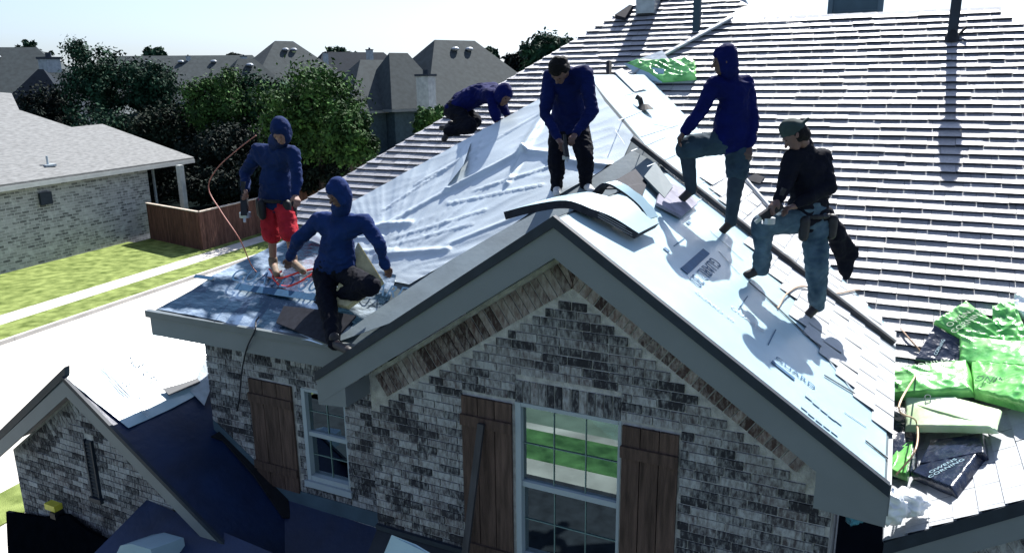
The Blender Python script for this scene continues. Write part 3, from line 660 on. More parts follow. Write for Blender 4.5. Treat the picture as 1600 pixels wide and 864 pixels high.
# short pale plank near the valley by the capped worker
bm = bmesh.new(); bar(bm, PR(1160, 283)+NR*.05, PR(1212, 345)+NR*.05, .05, .03, NR); tag(obj('plank', bm, SHINGP), 'short pale plank by the knee of the worker in the backwards cap', 'timber')
# draped bundle over the ridge
bu = thing('shingle_stack', (-2.1, 6.1, 7.05), 'sagging stack of dark shingles draped over the front gable ridge, top coloured pale as if sunlit', 'shingles')
def drape(pts, wdir, wid, th, m_, name, par):
    P = spline(pts, 6); bm = bmesh.new(); L1, L2, L3, L4 = [], [], [], []
    for i, p in enumerate(P):
        d = (P[min(i+1, len(P)-1)]-P[max(i-1, 0)]).normalized(); nn = d.cross(wdir).normalized()
        if nn.z < 0: nn = -nn
        wv = wdir*wid*(1+.05*math.sin(i*1.3))
        for Ls, q in ((L1, p), (L2, p+wv), (L3, p+wv+nn*th), (L4, p+nn*th)): Ls.append(bm.verts.new(q))
    Ls = [L1, L2, L3, L4]
    for i in range(len(P)-1):
        for k in range(4):
            f = bm.faces.new((Ls[k][i], Ls[k][i+1], Ls[(k+1)%4][i+1], Ls[(k+1)%4][i])); f.material_index = 1 if k == 2 else 0
    bm.faces.new([l[0] for l in Ls]); bm.faces.new([l[-1] for l in Ls][::-1])
    return obj(name, bm, m_, par, True if False else False)
def ridgept(x, y, h): return Vector((x, y, (zR(x, y) if x > -2.19 else zL(x, y))+h))
drape([Vector((-2.64, 5.22, 6.95)), Vector((-2.46, 5.31, 7.00)), Vector((-2.22, 5.41, 7.035)), ridgept(-2.06, 5.50, .05), ridgept(-1.93, 5.60, .07), ridgept(-1.76, 5.70, .06)], Vector((.05, 1, 0)).normalized(), .48, .062, [SHINGD, WHITE], 'stack', bu)  # pale top face puts the sunlight into the colour
bm = bmesh.new(); 
for k in range(3): bar(bm, ridgept(-2.0, 5.53, .085+.018*k), ridgept(-1.77, 5.685, .080+.018*k), .004, .003)
obj('sheet_edge', bm, SHINGP, bu)
b2 = thing('shingle_strip', (-1.8, 6.6, 6.95), 'curled pale shingle strip arching over the ridge behind the draped stack', 'shingles')
drape([ridgept(-2.32, 6.15, .06), ridgept(-2.2, 6.2, .11), ridgept(-2.08, 6.28, .12), ridgept(-1.95, 6.38, .08), ridgept(-1.86, 6.40, .02)], Vector((.25, 1, 0)).normalized(), .16, .02, [SHINGD, WHITE], 'strip', b2)
def scrap(uvs, P_, nrm, h, th, m_, label, name='shingle_scrap', cat='shingle scrap', grp=None):
    bm = bmesh.new(); prism(bm, [P_(*q)+nrm*(h+random.uniform(-.003, .008)) for q in uvs], nrm*th); return tag(obj(name, bm, m_), label, cat, grp)
scrap([(1000, 285), (1018, 262), (1045, 300), (1032, 318)], PR, NR, .05, .02, DECK, 'grey-green shingle scrap standing between the felt strip and the timber board')
scrap([(1020, 325), (1030, 290), (1062, 300), (1085, 325), (1060, 345)], PR, NR, .03, .03, mat('purple grey scrap', (.22, .22, .28), .8, .2, .3, 8), 'purple-grey shingle scrap under the front boot of the worker leaning on his knee')
scrap([(935, 300), (990, 268), (1008, 290), (1000, 312), (960, 300)], PR, NR, .02, .015, SHINGD, 'dark flat shingle scrap just behind the draped stack')
scrap([(1165, 285), (1180, 275), (1195, 282), (1188, 292)], PF, NF, .03, .02, SHINGD, 'small dark scrap beside the valley, right of the leaning worker')
# black pipe vent
v_ = thing('pipe_vent', PR(1005, 170), 'small black pipe boot with bent cap on the white slope near the ridge', 'roof vent')
bm = bmesh.new(); c = PR(1003, 172)
bmesh.ops.create_cone(bm, cap_ends=True, segments=16, radius1=.13, radius2=.05, depth=.07, matrix=Matrix.Translation(c+Vector((.03, 0, .04)))); obj('boot', bm, BLACK, v_)
bm = bmesh.new(); tube(bm, [c+Vector((0, 0, .03)), c+Vector((-.03, 0, .14)), c+Vector((-.08, 0, .17))], .035, 10); obj('pipe', bm, BLACK, v_)
scrap([(958, 115), (970, 110), (1008, 142), (990, 146)], PR, NR, .02, .012, mat('speckled strip', (.55, .56, .55), .8, .2, .3, 40), 'speckled starter strip with a dark edge near the top of the white slope', 'starter_strip', 'shingle strip')
bm = bmesh.new(); tube(bm, [PG(960, 112)-Vector((0, .3, .1)), PG(960, 98)-Vector((0, .3, 0))], .05, 10); tag(obj('pipe_vent', bm, BLACK), 'stubby dark pipe vent where the white slope meets the darker far slope', 'roof vent')
# chimney box and posts on the ridge
ch = thing('chimney', (-.3, 17, 5.3), 'blue-grey boxed chimney standing behind the main ridge', 'chimney')
a = py(1293, 25, 17); bb = py(1377, 25, 17)
bm = bmesh.new(); box(bm, (a.x, 17, 5.3), (bb.x, 17.9, 9.85)); obj('stack', bm, mat('chimney siding', (.05, .085, .11), .7, .3, .15, 3), ch)
bm = bmesh.new()
for x0, x1 in ((a.x-.01, a.x+.08), (bb.x-.08, bb.x+.01)): box(bm, (x0, 16.975, 5.3), (x1, 16.999, 9.85))
for z in (9.2, 9.5, 9.75): box(bm, (a.x+.085, 16.985, z), (bb.x-.085, 16.999, z+.012))
obj('corner_trim', bm, mat('chimney trim', (.08, .12, .15), .7, .3, .1, 3), ch)
po = thing('roof_post', PF(1487, 75), 'dark vertical post with a small bracket at the top right of the roof', 'post')
base = PF(1487, 62); bm = bmesh.new(); bar(bm, base-Vector((0, 0, .1)), base+Vector((0, 0, .82)), .13, .13, Vector((0, 1, 0))); obj('pole', bm, TRIMD, po)
bm = bmesh.new(); bmesh.ops.create_cone(bm, cap_ends=True, segments=12, radius1=.12, radius2=.05, depth=.16, matrix=Matrix.Translation(base+Vector((0, -.02, .05)))); obj('boot', bm, BLACK, po)
bm = bmesh.new(); bmesh.ops.create_cone(bm, cap_ends=True, segments=14, radius1=.14, radius2=.10, depth=.22, matrix=Matrix.Translation(base+Vector((0, 0, .90)))); obj('cap', bm, TRIMD, po)
bm = bmesh.new(); bar(bm, base+Vector((.05, 0, .02)), base+Vector((.17, .05, .17)), .03, .03); obj('bracket', bm, BLACK, po)
base = PG(1088, 50); po = thing('roof_post', base, 'plain dark post rising from the seam between the two far roof slopes', 'post')
bm = bmesh.new(); bar(bm, base-Vector((0, 0, .2)), base+Vector((0, 0, .9)), .12, .12, Vector((0, 1, 0))); obj('pole', bm, mat('post paint', (.03, .06, .08), .6, .3, .1, 3), po)
# far vent stack (chequered tile cap) on the dark slope
base = PG(1012, 22); vs = thing('roof_vent', base, 'square metal roof vent with crinkled top at the peak of the far slope', 'roof vent')
bm = bmesh.new(); box(bm, (base.x-.19, base.y-.15, base.z), (base.x+.17, base.y+.25, base.z+.27)); obj('housing', bm, METAL, vs)
bm = bmesh.new(); box(bm, (base.x-.22, base.y-.18, base.z+.271), (base.x+.2, base.y+.28, base.z+.30)); obj('cap', bm, SHINGP, vs)
scrap([(962, 32), (985, 16), (990, 17), (978, 36)], PG, NF, .03, .08, SHINGD, 'dark felt patch on the left edge of the far slope', 'felt_patch', 'felt patch')
# green bag at the valley top
def lumpy(name, quad, nrm, th, m_, par=None, seed=0, amp=.02, n=40, sag=.0):
    """a wrapped pack: the quad's upper face crumpled over its thickness"""
    A, B, C_, D_ = [Vector(q) for q in quad]; nrm = Vector(nrm); bm = bmesh.new(); G = []
    for j in range(n+1):
        row = []
        for i in range(n+1):
            s, t = i/n, j/n; p = A.lerp(B, s).lerp(D_.lerp(C_, s), t)
            e = min(s, 1-s, t, 1-t)*18; edge = min(1, e/1.0)
            k = th*(1-(1-edge)**2) + amp*(.5*N3(p, 5, seed)+.3*N3(p, 16, seed+3)+.9*(max(0, ridged(p+Vector((p.z, 0, 0))*2, 5, seed+7))**3-.3)+.4*(max(0, ridged(p, 9, seed+11))**3-.3))*edge - sag*math.sin(math.pi*s)*th
            q = p + nrm*max(.002, k); 
            if edge < 1:
                c = (A+B+C_+D_)/4; q += (q-c)*(.02*N3(p, 9, seed))
            row.append(bm.verts.new(q))
        G.append(row)
    for j in range(n):
        for i in range(n): bm.faces.new((G[j][i], G[j][i+1], G[j+1][i+1], G[j+1][i]))
    rim = [G[0][i] for i in range(n+1)] + [G[j][n] for j in range(1, n+1)] + [G[n][i] for i in range(n-1, -1, -1)] + [G[j][0] for j in range(n-1, 0, -1)]
    low = [bm.verts.new(v.co-nrm*.004) for v in rim]; k = len(rim)
    for i in range(k): bm.faces.new((rim[i], rim[(i+1)%k], low[(i+1)%k], low[i]))
    bm.faces.new(low)
    return obj(name, bm, m_, par, True)
g = thing('wrapped_bundle', PF(1040, 130), 'green and white plastic bag slumped in the valley beside the standing hooded worker', 'plastic bag')
lumpy('wrap', [PF(978, 104), PF(1088, 100), PF(1089, 128), PF(1035, 134)], Vector((0, -.5, .85)), .12, GREEN, g, 3, .04)
bm = bmesh.new(); lq = [PF(976, 103)+NF*.03, PF(1040, 122)+NF*.14, PF(1035, 134)+NF*.03, PF(1000, 124)+NF*.02]; prism(bm, lq, NF*.02); obj('white_flap', bm, WHITE, g)
bm = bmesh.new(); lq = [PF(1003, 100)+NF*.1, PF(1036, 88)+NF*.1, PF(1048, 105)+NF*.1]; prism(bm, lq, NF*.008); obj('loose_film', bm, mat('grey film', (.33, .38, .42)), g)

# green wrapped shingle bundles, lower right
def onr(u, v): 
    a, b = PF(u, v), PQ(u, v); return a if (a-CAM).length < (b-CAM).length else b
def bundle(uvs, h, th, m_, label, seed, word=None, wpos=None, wsize=.09, wang=0, wm=None, amp=.02, P_=onr, nrm=None, name='shingle_bundle'):
    Q = [P_(*q) for q in uvs]; n = (nrm or Vector((-.25, -.42, .87))).normalized(); c = sum(Q, Vector())/4
    amp *= .55; r = thing(name, c, label, 'shingle pack', 'plastic-wrapped shingle packs on the lower right roof')
    lumpy('wrap', [q+n*h for q in Q], n, th, m_, r, seed, amp)
    if word:
        cx = wpos; p = P_(*cx)+n*(h+th+amp*.75)
        wsize *= 1.5; x = (Q[1]-Q[0]).normalized(); x = (Matrix.Rotation(math.radians(wang), 3, n) @ x)
        for i, wd in enumerate(word.split('|')): text('wrap_lettering', wd, p - n.cross(x)*wsize*1.05*i, x, n.cross(x), wsize, wm or mat('dark green ink', (.01, .10, .03), .5, .3, .2, 9), r, .0015)
    return r
bundle([(1392, 640), (1424, 655), (1440, 745), (1392, 752)], .0, .05, NAVYP, 'dark pack half hidden under the gable eave left of the pale green pack', 31, 'CORNING', (1402, 690), .04, 90, WHITE, .01)
bundle([(1455, 700), (1541, 690), (1546, 722), (1435, 742)], .03, .09, NAVYP, 'upper dark pack wedged under the pale green pack', 32, None, None, amp=.012)
bundle([(1428, 752), (1478, 722), (1542, 722), (1498, 782)], .02, .08, NAVYP, 'lowest dark pack with white lettering near the rake edge', 33, 'OWENS|CORNING', (1484, 745), .042, -8, WHITE, .008, P_=PQ, nrm=NQ)
bundle([(1393, 748), (1402, 705), (1432, 700), (1420, 758)], .05, .07, GREEN, 'small shiny green pack crammed against the gable eave corner', 34, amp=.02)
bundle([(1418, 652), (1480, 640), (1570, 668), (1562, 698)], .19, .03, GREENP, 'smooth pale green and white pack with small printed label', 35, None, None, amp=.004)
pk = bundle([(1419, 694), (1419, 646), (1500, 646), (1565, 700)], .17, .07, GREENP, 'flat pale green pack with two printed lines, on top of the dark packs', 36, 'OWENS|CORNING', (1472, 668), .05, 180, DECK, .004)
bundle([(1392, 644), (1390, 604), (1520, 588), (1527, 640)], .16, .10, GREEN, 'crumpled bright green pack lying between the gable eave and its twin pack', 37, 'DURATION|SHINGLES', (1460, 610), .06, 110, None, .03)
bundle([(1526, 640), (1520, 590), (1625, 605), (1620, 668)], .14, .12, GREEN, 'green pack at the right edge whose left end touches the twin pack', 38, 'CORNING', (1575, 628), .07, 60, None, .03)
bundle([(1500, 588), (1500, 545), (1640, 560), (1640, 600)], .08, .12, GREEN, 'long green pack under the folded bags at the right edge', 39, 'OWENS CORNING', (1570, 572), .055, 90, None, .02)
bundle([(1430, 578), (1462, 522), (1515, 550), (1502, 590)], .06, .09, NAVYP, 'dark navy pack end with small white emblem, left of the long green pack', 40, 'CORNING', (1472, 560), .03, 0, WHITE, .015)
bundle([(1462, 522), (1512, 488), (1600, 555), (1510, 552)], .14, .05, GREEN, 'folded green bag forming the upper peak of the pile', 41, 'OWENS|CORNING', (1505, 520), .06, 0, None, .04)
bundle([(1552, 548), (1552, 492), (1585, 482), (1620, 560)], .05, .10, GREEN, 'upright creased green bag at the right edge, highest of the pile', 42, amp=.05)
bundle([(1585, 500), (1586, 476), (1640, 470), (1640, 540)], .10, .06, BAGW, 'grey-white crumpled bag above the green pile at the right edge', 43, amp=.05)
# white plastic bag and blue one on the corner
wbg = thing('plastic_bag', PQ(1395, 800), 'crumpled white plastic bag caught on the roof corner below the gable eave', 'plastic bag')
def bagmesh(uvd, m_, par, seed, name='film'):
    bm = bmesh.new(); c = Vector(uvd[0]); R = uvd[1]
    bmesh.ops.create_icosphere(bm, subdivisions=4, radius=1, matrix=Matrix.Identity(4))
    for v in bm.verts:
        d = v.co.copy(); k = 1 + .38*N3(d, 1.7, seed)+.30*(ridged(d, 2.2, seed+3)-.5)+.08*N3(d, 6, seed)
        v.co = c + Vector((d.x*R[0], d.y*R[1], d.z*R[2]))*k
    return obj(name, bm, m_, par, True)
bagmesh((py(1390, 790, 5.85), (.12, .12, .13)), BAGW, wbg, 3); bagmesh((py(1420, 783, 5.95), (.12, .10, .09)), BAGW, wbg, 9, 'handle')
bbg = thing('plastic_bag', py(1345, 795, 5.95), 'translucent blue plastic bag hanging beside the white one', 'plastic bag')
bagmesh((py(1338, 790, 5.95), (.10, .10, .13)), BAGB, bbg, 14)

# ================================================================== HOSES
def hose(pts, r, m_, label, name='air_hose'):
    bm = bmesh.new(); tube(bm, spline(pts, 8), r, 7); return tag(obj(name, bm, m_), label, 'hose')
hose([PR(1213, 484)+NR*.02, PR(1225, 464)+NR*.04, PR(1250, 452)+NR*.04, PR(1300, 462)+NR*.03, PR(1350, 462)+NR*.05, PF(1415, 528)+NF*.05, PF(1440, 560)+NF*.05, onr(1430, 600)+NF*.2, PR(1390, 650)+NR*.1, onr(1425, 690)+NF*.35, onr(1425, 730)+NF*.30, onr(1398, 755)+NF*.15], .008, HOSET, 'thin tan air hose looping past the green packs and over the white slope')
hose([py(400, 212, 6.5), py(370, 235, 6.5), py(338, 265, 6.5), py(326, 295, 6.5), py(345, 330, 6.4), py(375, 375, 6.3), PA(400, 425)+NA*.04, PA(430, 440)+NA*.04], .0065, HOSE, 'orange hose hanging in a loop from the shoulder of the worker in red shorts')
hose([PA(424, 425)+NA*.05, PA(440, 440)+NA*.06, PA(475, 430)+NA*.06, PA(500, 425)+NA*.05, PA(470, 447)+NA*.06, PA(445, 452)+NA*.05, PA(430, 438)+NA*.06, PA(445, 430)+NA*.07], .012, HOSER, 'tangled red air hose around the feet of the worker in red shorts')
hose([PA(408, 500)+NA*.05, PA(404, 508)+NA*.06, Vector((py(398, 517, 5.77))), py(385, 545, 5.80), py(378, 580, 5.95), py(374, 620, 6.06), py(370, 642, 6.08)], .009, CORD, 'black cord hanging over the eave down the left brick wall', 'power_cord')

# ================================================================== PEOPLE
def hullpart(bm, spheres, seg=10):
    vs = []
    for p, r in spheres:
        m4 = Matrix.Translation(Vector(p)) @ Matrix.Diagonal((r, r, r, 1)) if not isinstance(r, (tuple, list)) else Matrix.Translation(Vector(p)) @ Matrix.Diagonal((*r, 1))
        vs += bmesh.ops.create_uvsphere(bm, u_segments=seg, v_segments=seg//2+1, radius=1, matrix=m4)['verts']
    if len(spheres) > 1:
        r = bmesh.ops.convex_hull(bm, input=vs, use_existing_faces=False)
        dead = [g for g in r['geom_interior'] if isinstance(g, bmesh.types.BMVert)] + [g for g in r['geom_unused'] if isinstance(g, bmesh.types.BMVert)]
        bmesh.ops.delete(bm, geom=list(set(dead)), context='VERTS')
        # drop the old sphere faces left inside
def blob(name, parts, m_, parent, voxel=.012, wr=0, wscale=9, seed=0, smooth=3):
    allv = bmesh.new()
    for sp in parts:
        b_ = bmesh.new()
        for p, r in sp:
            rr = r if isinstance(r, (tuple, list)) else (r, r, r)
            bmesh.ops.create_uvsphere(b_, u_segments=12, v_segments=8, radius=1, matrix=Matrix.Translation(Vector(p)) @ Matrix.Diagonal((*rr, 1)))
        if len(sp) > 1:
            pts = [v.co.copy() for v in b_.verts]; b_.free(); b_ = bmesh.new(); vv = [b_.verts.new(q) for q in pts]
            r_ = bmesh.ops.convex_hull(b_, input=vv)
            bmesh.ops.delete(b_, geom=[g for g in set(r_['geom_interior']+r_['geom_unused']) if isinstance(g, bmesh.types.BMVert)], context='VERTS')
        me = bpy.data.meshes.new('t'); b_.to_mesh(me); b_.free(); allv.from_mesh(me); bpy.data.meshes.remove(me)
    bmesh.ops.recalc_face_normals(allv, faces=allv.faces[:])
    me = bpy.data.meshes.new('t'); allv.to_mesh(me); allv.free()
    o = bpy.data.objects.new('t', me); COL.objects.link(o)
    rm = o.modifiers.new('r', 'REMESH'); rm.mode = 'VOXEL'; rm.voxel_size = voxel
    sm = o.modifiers.new('s', 'SMOOTH'); sm.iterations = smooth; sm.factor = .5
    dg = bpy.context.evaluated_depsgraph_get(); me2 = bpy.data.meshes.new_from_object(o.evaluated_get(dg)); bpy.data.objects.remove(o)
    bm = bmesh.new(); bm.from_mesh(me2); bpy.data.meshes.remove(me2); bm.normal_update()
    if wr:
        for v in bm.verts:
            q = v.co; k = ridged(Vector((q.x, q.y, q.z*1.6)), wscale, seed)*.6 + N3(q, wscale*.6, seed+2)
            v.co = v.co + v.normal*wr*k
    return obj(name, bm, m_, parent, True)
def hand_parts(wrist, hd, fwd, curl=.8, s=1.0, flip=1):
    """palm, four unequal curled fingers and a thumb; hd = wrist-to-knuckle direction, fwd = the way the palm faces"""
    hd = Vector(hd).normalized(); fwd = (Vector(fwd)-hd*Vector(fwd).dot(hd)).normalized(); side = hd.cross(fwd)*flip
    w_ = Vector(wrist); kn = w_+hd*.085*s; parts = [[(w_, .026*s), (kn+side*.03*s, .017*s), (kn-side*.03*s, .017*s)]]
    for i, L in enumerate((.070, .080, .075, .058)):
        b0 = kn+side*(.032-.021*i)*s; a = curl*.7; d1 = (hd*math.cos(a)+fwd*math.sin(a)); d2 = (hd*math.cos(a*2.1)+fwd*math.sin(a*2.1))
        m1 = b0+d1*L*.5*s; e1 = m1+d2*L*.5*s
        parts += [[(b0, .0100*s), (m1, .0090*s)], [(m1, .0090*s), (e1, .0078*s)]]
    t0 = w_+hd*.03*s+side*.025*s; t1 = t0+(side*.7+hd*.6+fwd*.3).normalized()*.04*s; t2 = t1+(hd*.8+fwd*.6).normalized()*.032*s
    parts += [[(t0, .014*s), (t1, .0115*s)], [(t1, .0115*s), (t2, .0095*s)]]
    return parts
def chain(pts, rs): return [[(pts[i], rs[i]), (pts[i+1], rs[i+1])] for i in range(len(pts)-1)]
def head_parts(hc, neck, face, up):
    face = Vector(face).normalized(); up = Vector(up); up = (up-face*up.dot(face)).normalized(); sd = face.cross(up)
    P = [[(hc+up*.03-face*.012, .088), (hc+face*.02-up*.0, .078)], [(hc+face*.03-up*.03, .062), (hc+face*.045-up*.085, .036)],
         [(hc+face*.085-up*.0, .011), (hc+face*.112-up*.035, .014)], [(hc+face*.084-up*.066+sd*.018, .010), (hc+face*.084-up*.066-sd*.018, .010)],
         [(hc+face*.085+up*.024+sd*.035, .012), (hc+face*.09+up*.022-sd*.035, .012)],
         [(hc+sd*.083-up*.01, (.014, .014, .026))], [(hc-sd*.083-up*.01, (.014, .014, .026))],
         [(hc-up*.06-face*.02, .055), (neck, .058)]]
    return P, face, up, sd
def person(d):
    """d: joints and clothing of one worker"""
    J = d['J']; root = thing('person', d['base'], d['label'], 'person')
    hp, face, up, sd = head_parts(J['head'], J['neck'], d['face'], d.get('up', (0, 0, 1)))
    B = list(hp)
    sh = [J['shL'], J['shR']]; hips = [J['hipL'], J['hipR']]
    B += [[(J['shL'], .06), (J['shR'], .06), (J['chest'], .11)], [(J['chest'], .11), (J['waist'], .10), (J['hipL'], .09), (J['hipR'], .09)], [(J['neck'], .05), (J['chest'], .08)]]
    for s in 'LR':
        B += chain([J['sh'+s], J['el'+s], J['wr'+s]], [.052, .040, .027])
        B += chain([J['hip'+s], J['kn'+s], J['an'+s]], [.082, .055, .036]) + [[(J['an'+s], .035), (J['an'+s].lerp(J['toe'+s], .9), .03)]]
        B += hand_parts(J['wr'+s], J['ha'+s]-J['wr'+s], d.get('palm'+s, (0, -.3, -1)), d.get('curl', .8), 1.0, 1 if s == 'L' else -1)
    body = blob('body', B, d.get('skin', SKIN), root, .0065, smooth=2)
    bm = bmesh.new()
    for k in (-1, 1): bmesh.ops.create_uvsphere(bm, u_segments=8, v_segments=6, radius=.011, matrix=Matrix.Translation(J['head']+face*.083+up*.008+sd*.032*k))
    obj('eyes', bm, HAIR, root)
    # top
    T = [[(J['shL'], .082), (J['shR'], .082), (J['chest'], .135)], [(J['chest'], .14), (J['waist'], .135), (J['hipL'], .115), (J['hipR'], .115)], [(J['neck'], .075), (J['chest'], .11)]]
    for s in 'LR': T += chain([J['sh'+s], J['el'+s], J['wr'+s].lerp(J['el'+s], d.get('cuff', .06))], [.078, .060, .044])
    blob(d.get('topname', 'hoodie'), T, d['top'], root, .010, .018, 10, d['seed'], 2)
    # trousers
    Lg = [[(J['waist'].lerp(J['hipL'], .5), .112), (J['hipL'], .108), (J['hipR'], .108)]] if d.get('bare') else [[(J['waist'], .125), (J['hipL'], .118), (J['hipR'], .118)]]
    for s in 'LR':
        if d.get('bare'):
            kn = J['kn'+s]; Lg += [[(J['hip'+s], .115), (J['hip'+s].lerp(kn, d.get('short'+s, .95))+Vector((0, 0, -.02)), d.get('shortr', .10))]]
        else: Lg += chain([J['hip'+s], J['kn'+s], J['an'+s]], [.122, .092, .066])
    blob('shorts' if d.get('bare') else 'trousers', Lg, d['pants'], root, .010, .018, 11, d['seed']+4, 2)
    if d.get('leggings'):
        Lg = []
        for s in 'LR': Lg += chain([J['kn'+s].lerp(J['hip'+s], .6), J['kn'+s], J['an'+s]], [.09, .08, .055])
        blob('trouser_legs', Lg, d['leggings'], root, .012, .008, 9, d['seed']+6)
    for s in 'LR':
        an, to = J['an'+s], J['toe'+s]; dr = (to-an); dr.normalize()
        blob('boot', [[(an+Vector((0, 0, .05)), .055), (an+Vector((0, 0, -.01)), .052)], [(an-dr*.03+Vector((0, 0, -.015)), .045), (to, .040)]], d.get('boot', BOOT), root, .011)
    # head cover
    hc = J['head']
    if d['cover'] == 'hood':
        HP = [[(hc+up*.045-face*.030, .108), (hc-face*.035-up*.04, .098)], [(hc-up*.07-face*.03, .085), (J['neck']-up*.0, .10)], [(hc+up*.075+face*.030, .062), (hc+up*.07-face*.04, .09)]]
        for k in (-1, 1): HP += [[(hc+up*.06+face*.03+sd*.05*k, .042), (hc-up*.07+face*.02+sd*.06*k, .036)]]
        blob('hood', HP, d['top'], root, .011, .006, 9, d['seed']+8)
    elif d['cover'] == 'cap':
        blob('cap', [[(hc+up*.055-face*.01, .100), (hc+up*.03-face*.03, .096)], [(hc+up*.075, .085)], [(hc-face*.08+up*.04+sd*.055, .016), (hc-face*.08+up*.04-sd*.055, .016), (hc-face*.165+up*.045+sd*.035, .013), (hc-face*.165+up*.045-sd*.035, .013)]], mat('dark olive cap', (.02, .035, .035), .8, .2, .2, 12), root, .008)
        blob('hair', [[(hc-face*.03-up*.0, .094), (hc-face*.05-up*.03, .078)]], HAIR, root, .01, .004, 30, 5)
    else:
        blob('hair', [[(hc+up*.055-face*.02, .100), (hc-face*.045-up*.01, .088)], [(hc+up*.07+face*.035, .062)]] + [[(hc+up*.08+face*random.uniform(-.08, .07)+sd*random.uniform(-.07, .07), .045)] for _ in range(9)], HAIR, root, .009, .010, 26, 5)
    return root
# A: standing, red shorts
J = dict(head=py(439, 207, 6.35), neck=py(433, 222, 6.5), chest=py(430, 258, 6.58), waist=py(432, 296, 6.6), shL=py(403, 236, 6.55), shR=py(458, 240, 6.5), elL=py(383, 272, 6.55), wrL=py(383, 298, 6.35), haL=py(388, 312, 6.25),
         elR=py(464, 274, 6.45), wrR=py(461, 305, 6.35), haR=py(466, 318, 6.3), hipL=py(419, 318, 6.62), hipR=py(444, 318, 6.62), knL=py(425, 368, 6.55), anL=py(427, 412, 6.55), toeL=py(432, 428, 6.38), knR=py(452, 364, 6.5), anR=py(458, 408, 6.62), toeR=py(474, 424, 6.45))
A = person(dict(J=J, base=py(440, 425, 6.55), label='hooded worker in blue top and red shorts standing with a nail gun at the left', face=(.25, -.75, -.55), top=BLUE1, pants=RED, bare=True, seed=1, cover='hood', boot=TAN, palmL=(.3, -.6, -.3), skin=mat('tan skin', (.20, .11, .08), .55, .35, .1, 20)))
# B: kneeling over the eave
J = dict(head=py(528, 303, 5.98), neck=py(532, 325, 6.1), chest=py(530, 362, 6.15), waist=py(523, 402, 6.2), shL=py(497, 345, 6.12), shR=py(570, 347, 6.15), elL=py(465, 376, 6.1), wrL=py(452, 404, 6.25), haL=py(449, 418, 6.35),
         elR=py(592, 380, 6.15), wrR=py(602, 415, 6.3), haR=py(608, 426, 6.38), hipL=py(506, 425, 6.25), hipR=py(540, 428, 6.25), knL=py(512, 478, 5.9), anL=py(523, 535, 5.62), toeL=py(545, 548, 5.42), knR=py(580, 447, 5.98), anR=py(500, 472, 6.25), toeR=py(480, 462, 6.35))
B = person(dict(J=J, base=py(530, 450, 6.1), label='hooded worker in slate blue top crouching at the eave beside a foam pad', face=(-.35, -.8, -.42), top=BLUE2, pants=BLKC, seed=2, cover='hood', palmR=(0, .2, -1)))
# C: centre, bending, dark hair
J = dict(head=py(874, 112, 7.36), neck=py(882, 114, 7.58), chest=py(887, 140, 7.72), waist=py(890, 182, 7.9), shL=py(860, 120, 7.62), shR=py(914, 117, 7.66), elL=py(852, 178, 7.5), wrL=py(872, 218, 7.35), haL=py(881, 229, 7.28),
         elR=py(926, 172, 7.6), wrR=py(900, 209, 7.4), haR=py(891, 220, 7.3), hipL=py(875, 203, 7.95), hipR=py(904, 203, 7.95), knL=py(868, 252, 7.82), anL=py(870, 292, 7.88), toeL=py(870, 303, 7.72), knR=py(914, 246, 7.75), anR=py(916, 288, 7.86), toeR=py(925, 299, 7.68))
C_P = person(dict(J=J, base=py(895, 300, 7.85), label='bareheaded dark-haired worker in navy jacket bending forward in the middle', face=(-.08, -.62, -.78), up=(0, -.7, .7), top=NAVYC, topname='jacket', pants=BLKC, seed=3, cover='hair', boot=SHOEW))
# D: hooded, foot up, hand on knee
J = dict(head=py(1131, 96, 7.5), neck=py(1138, 114, 7.58), chest=py(1146, 150, 7.62), waist=py(1147, 194, 7.65), shL=py(1118, 132, 7.5), shR=py(1166, 132, 7.7), elL=py(1094, 174, 7.4), wrL=py(1070, 206, 7.32), haL=py(1062, 217, 7.3),
         elR=py(1176, 184, 7.72), wrR=py(1170, 228, 7.65), haR=py(1168, 243, 7.6), hipL=py(1130, 222, 7.6), hipR=py(1155, 226, 7.7), knL=py(1072, 228, 7.4), anL=py(1080, 296, 7.5), toeL=py(1058, 318, 7.42), knR=py(1149, 290, 7.65), anR=py(1142, 346, 7.68), toeR=py(1126, 364, 7.6))
D_P = person(dict(J=J, base=py(1110, 340, 7.6), label='hooded worker in royal blue top with one foot raised and a hand on his knee', face=(-.86, -.42, -.15), top=BLUE3, pants=KHAKI, bare=True, shortr=.105, shortR=.62, leggings=cloth('dark work trousers', (.022, .035, .05)), seed=4, cover='hood', skin=mat('shaded skin', (.07, .042, .035), .55, .35, .1, 20)))
# E: backwards cap, jeans
J = dict(head=py(1241, 212, 6.98), neck=py(1256, 228, 7.08), chest=py(1264, 268, 7.12), waist=py(1262, 315, 7.12), shL=py(1240, 246, 7.0), shR=py(1286, 248, 7.2), elL=py(1226, 288, 6.9), wrL=py(1216, 312, 6.75), haL=py(1207, 322, 6.7),
         elR=py(1294, 292, 7.1), wrR=py(1243, 322, 6.85), haR=py(1228, 326, 6.78), hipL=py(1250, 343, 7.05), hipR=py(1275, 345, 7.18), knL=py(1192, 350, 6.88), anL=py(1190, 418, 6.98), toeL=py(1167, 430, 6.9), knR=py(1276, 415, 7.08), anR=py(1277, 476, 7.14), toeR=py(1262, 493, 7.05))
E_P = person(dict(J=J, base=py(1230, 470, 7.05), label='worker in backwards cap, black sweater and faded jeans with a tool on his knee', face=(-.72, -.40, -.62), up=(-.5, 0, .8), top=BLKC, topname='sweater', pants=JEAN, seed=5, cover='cap'))
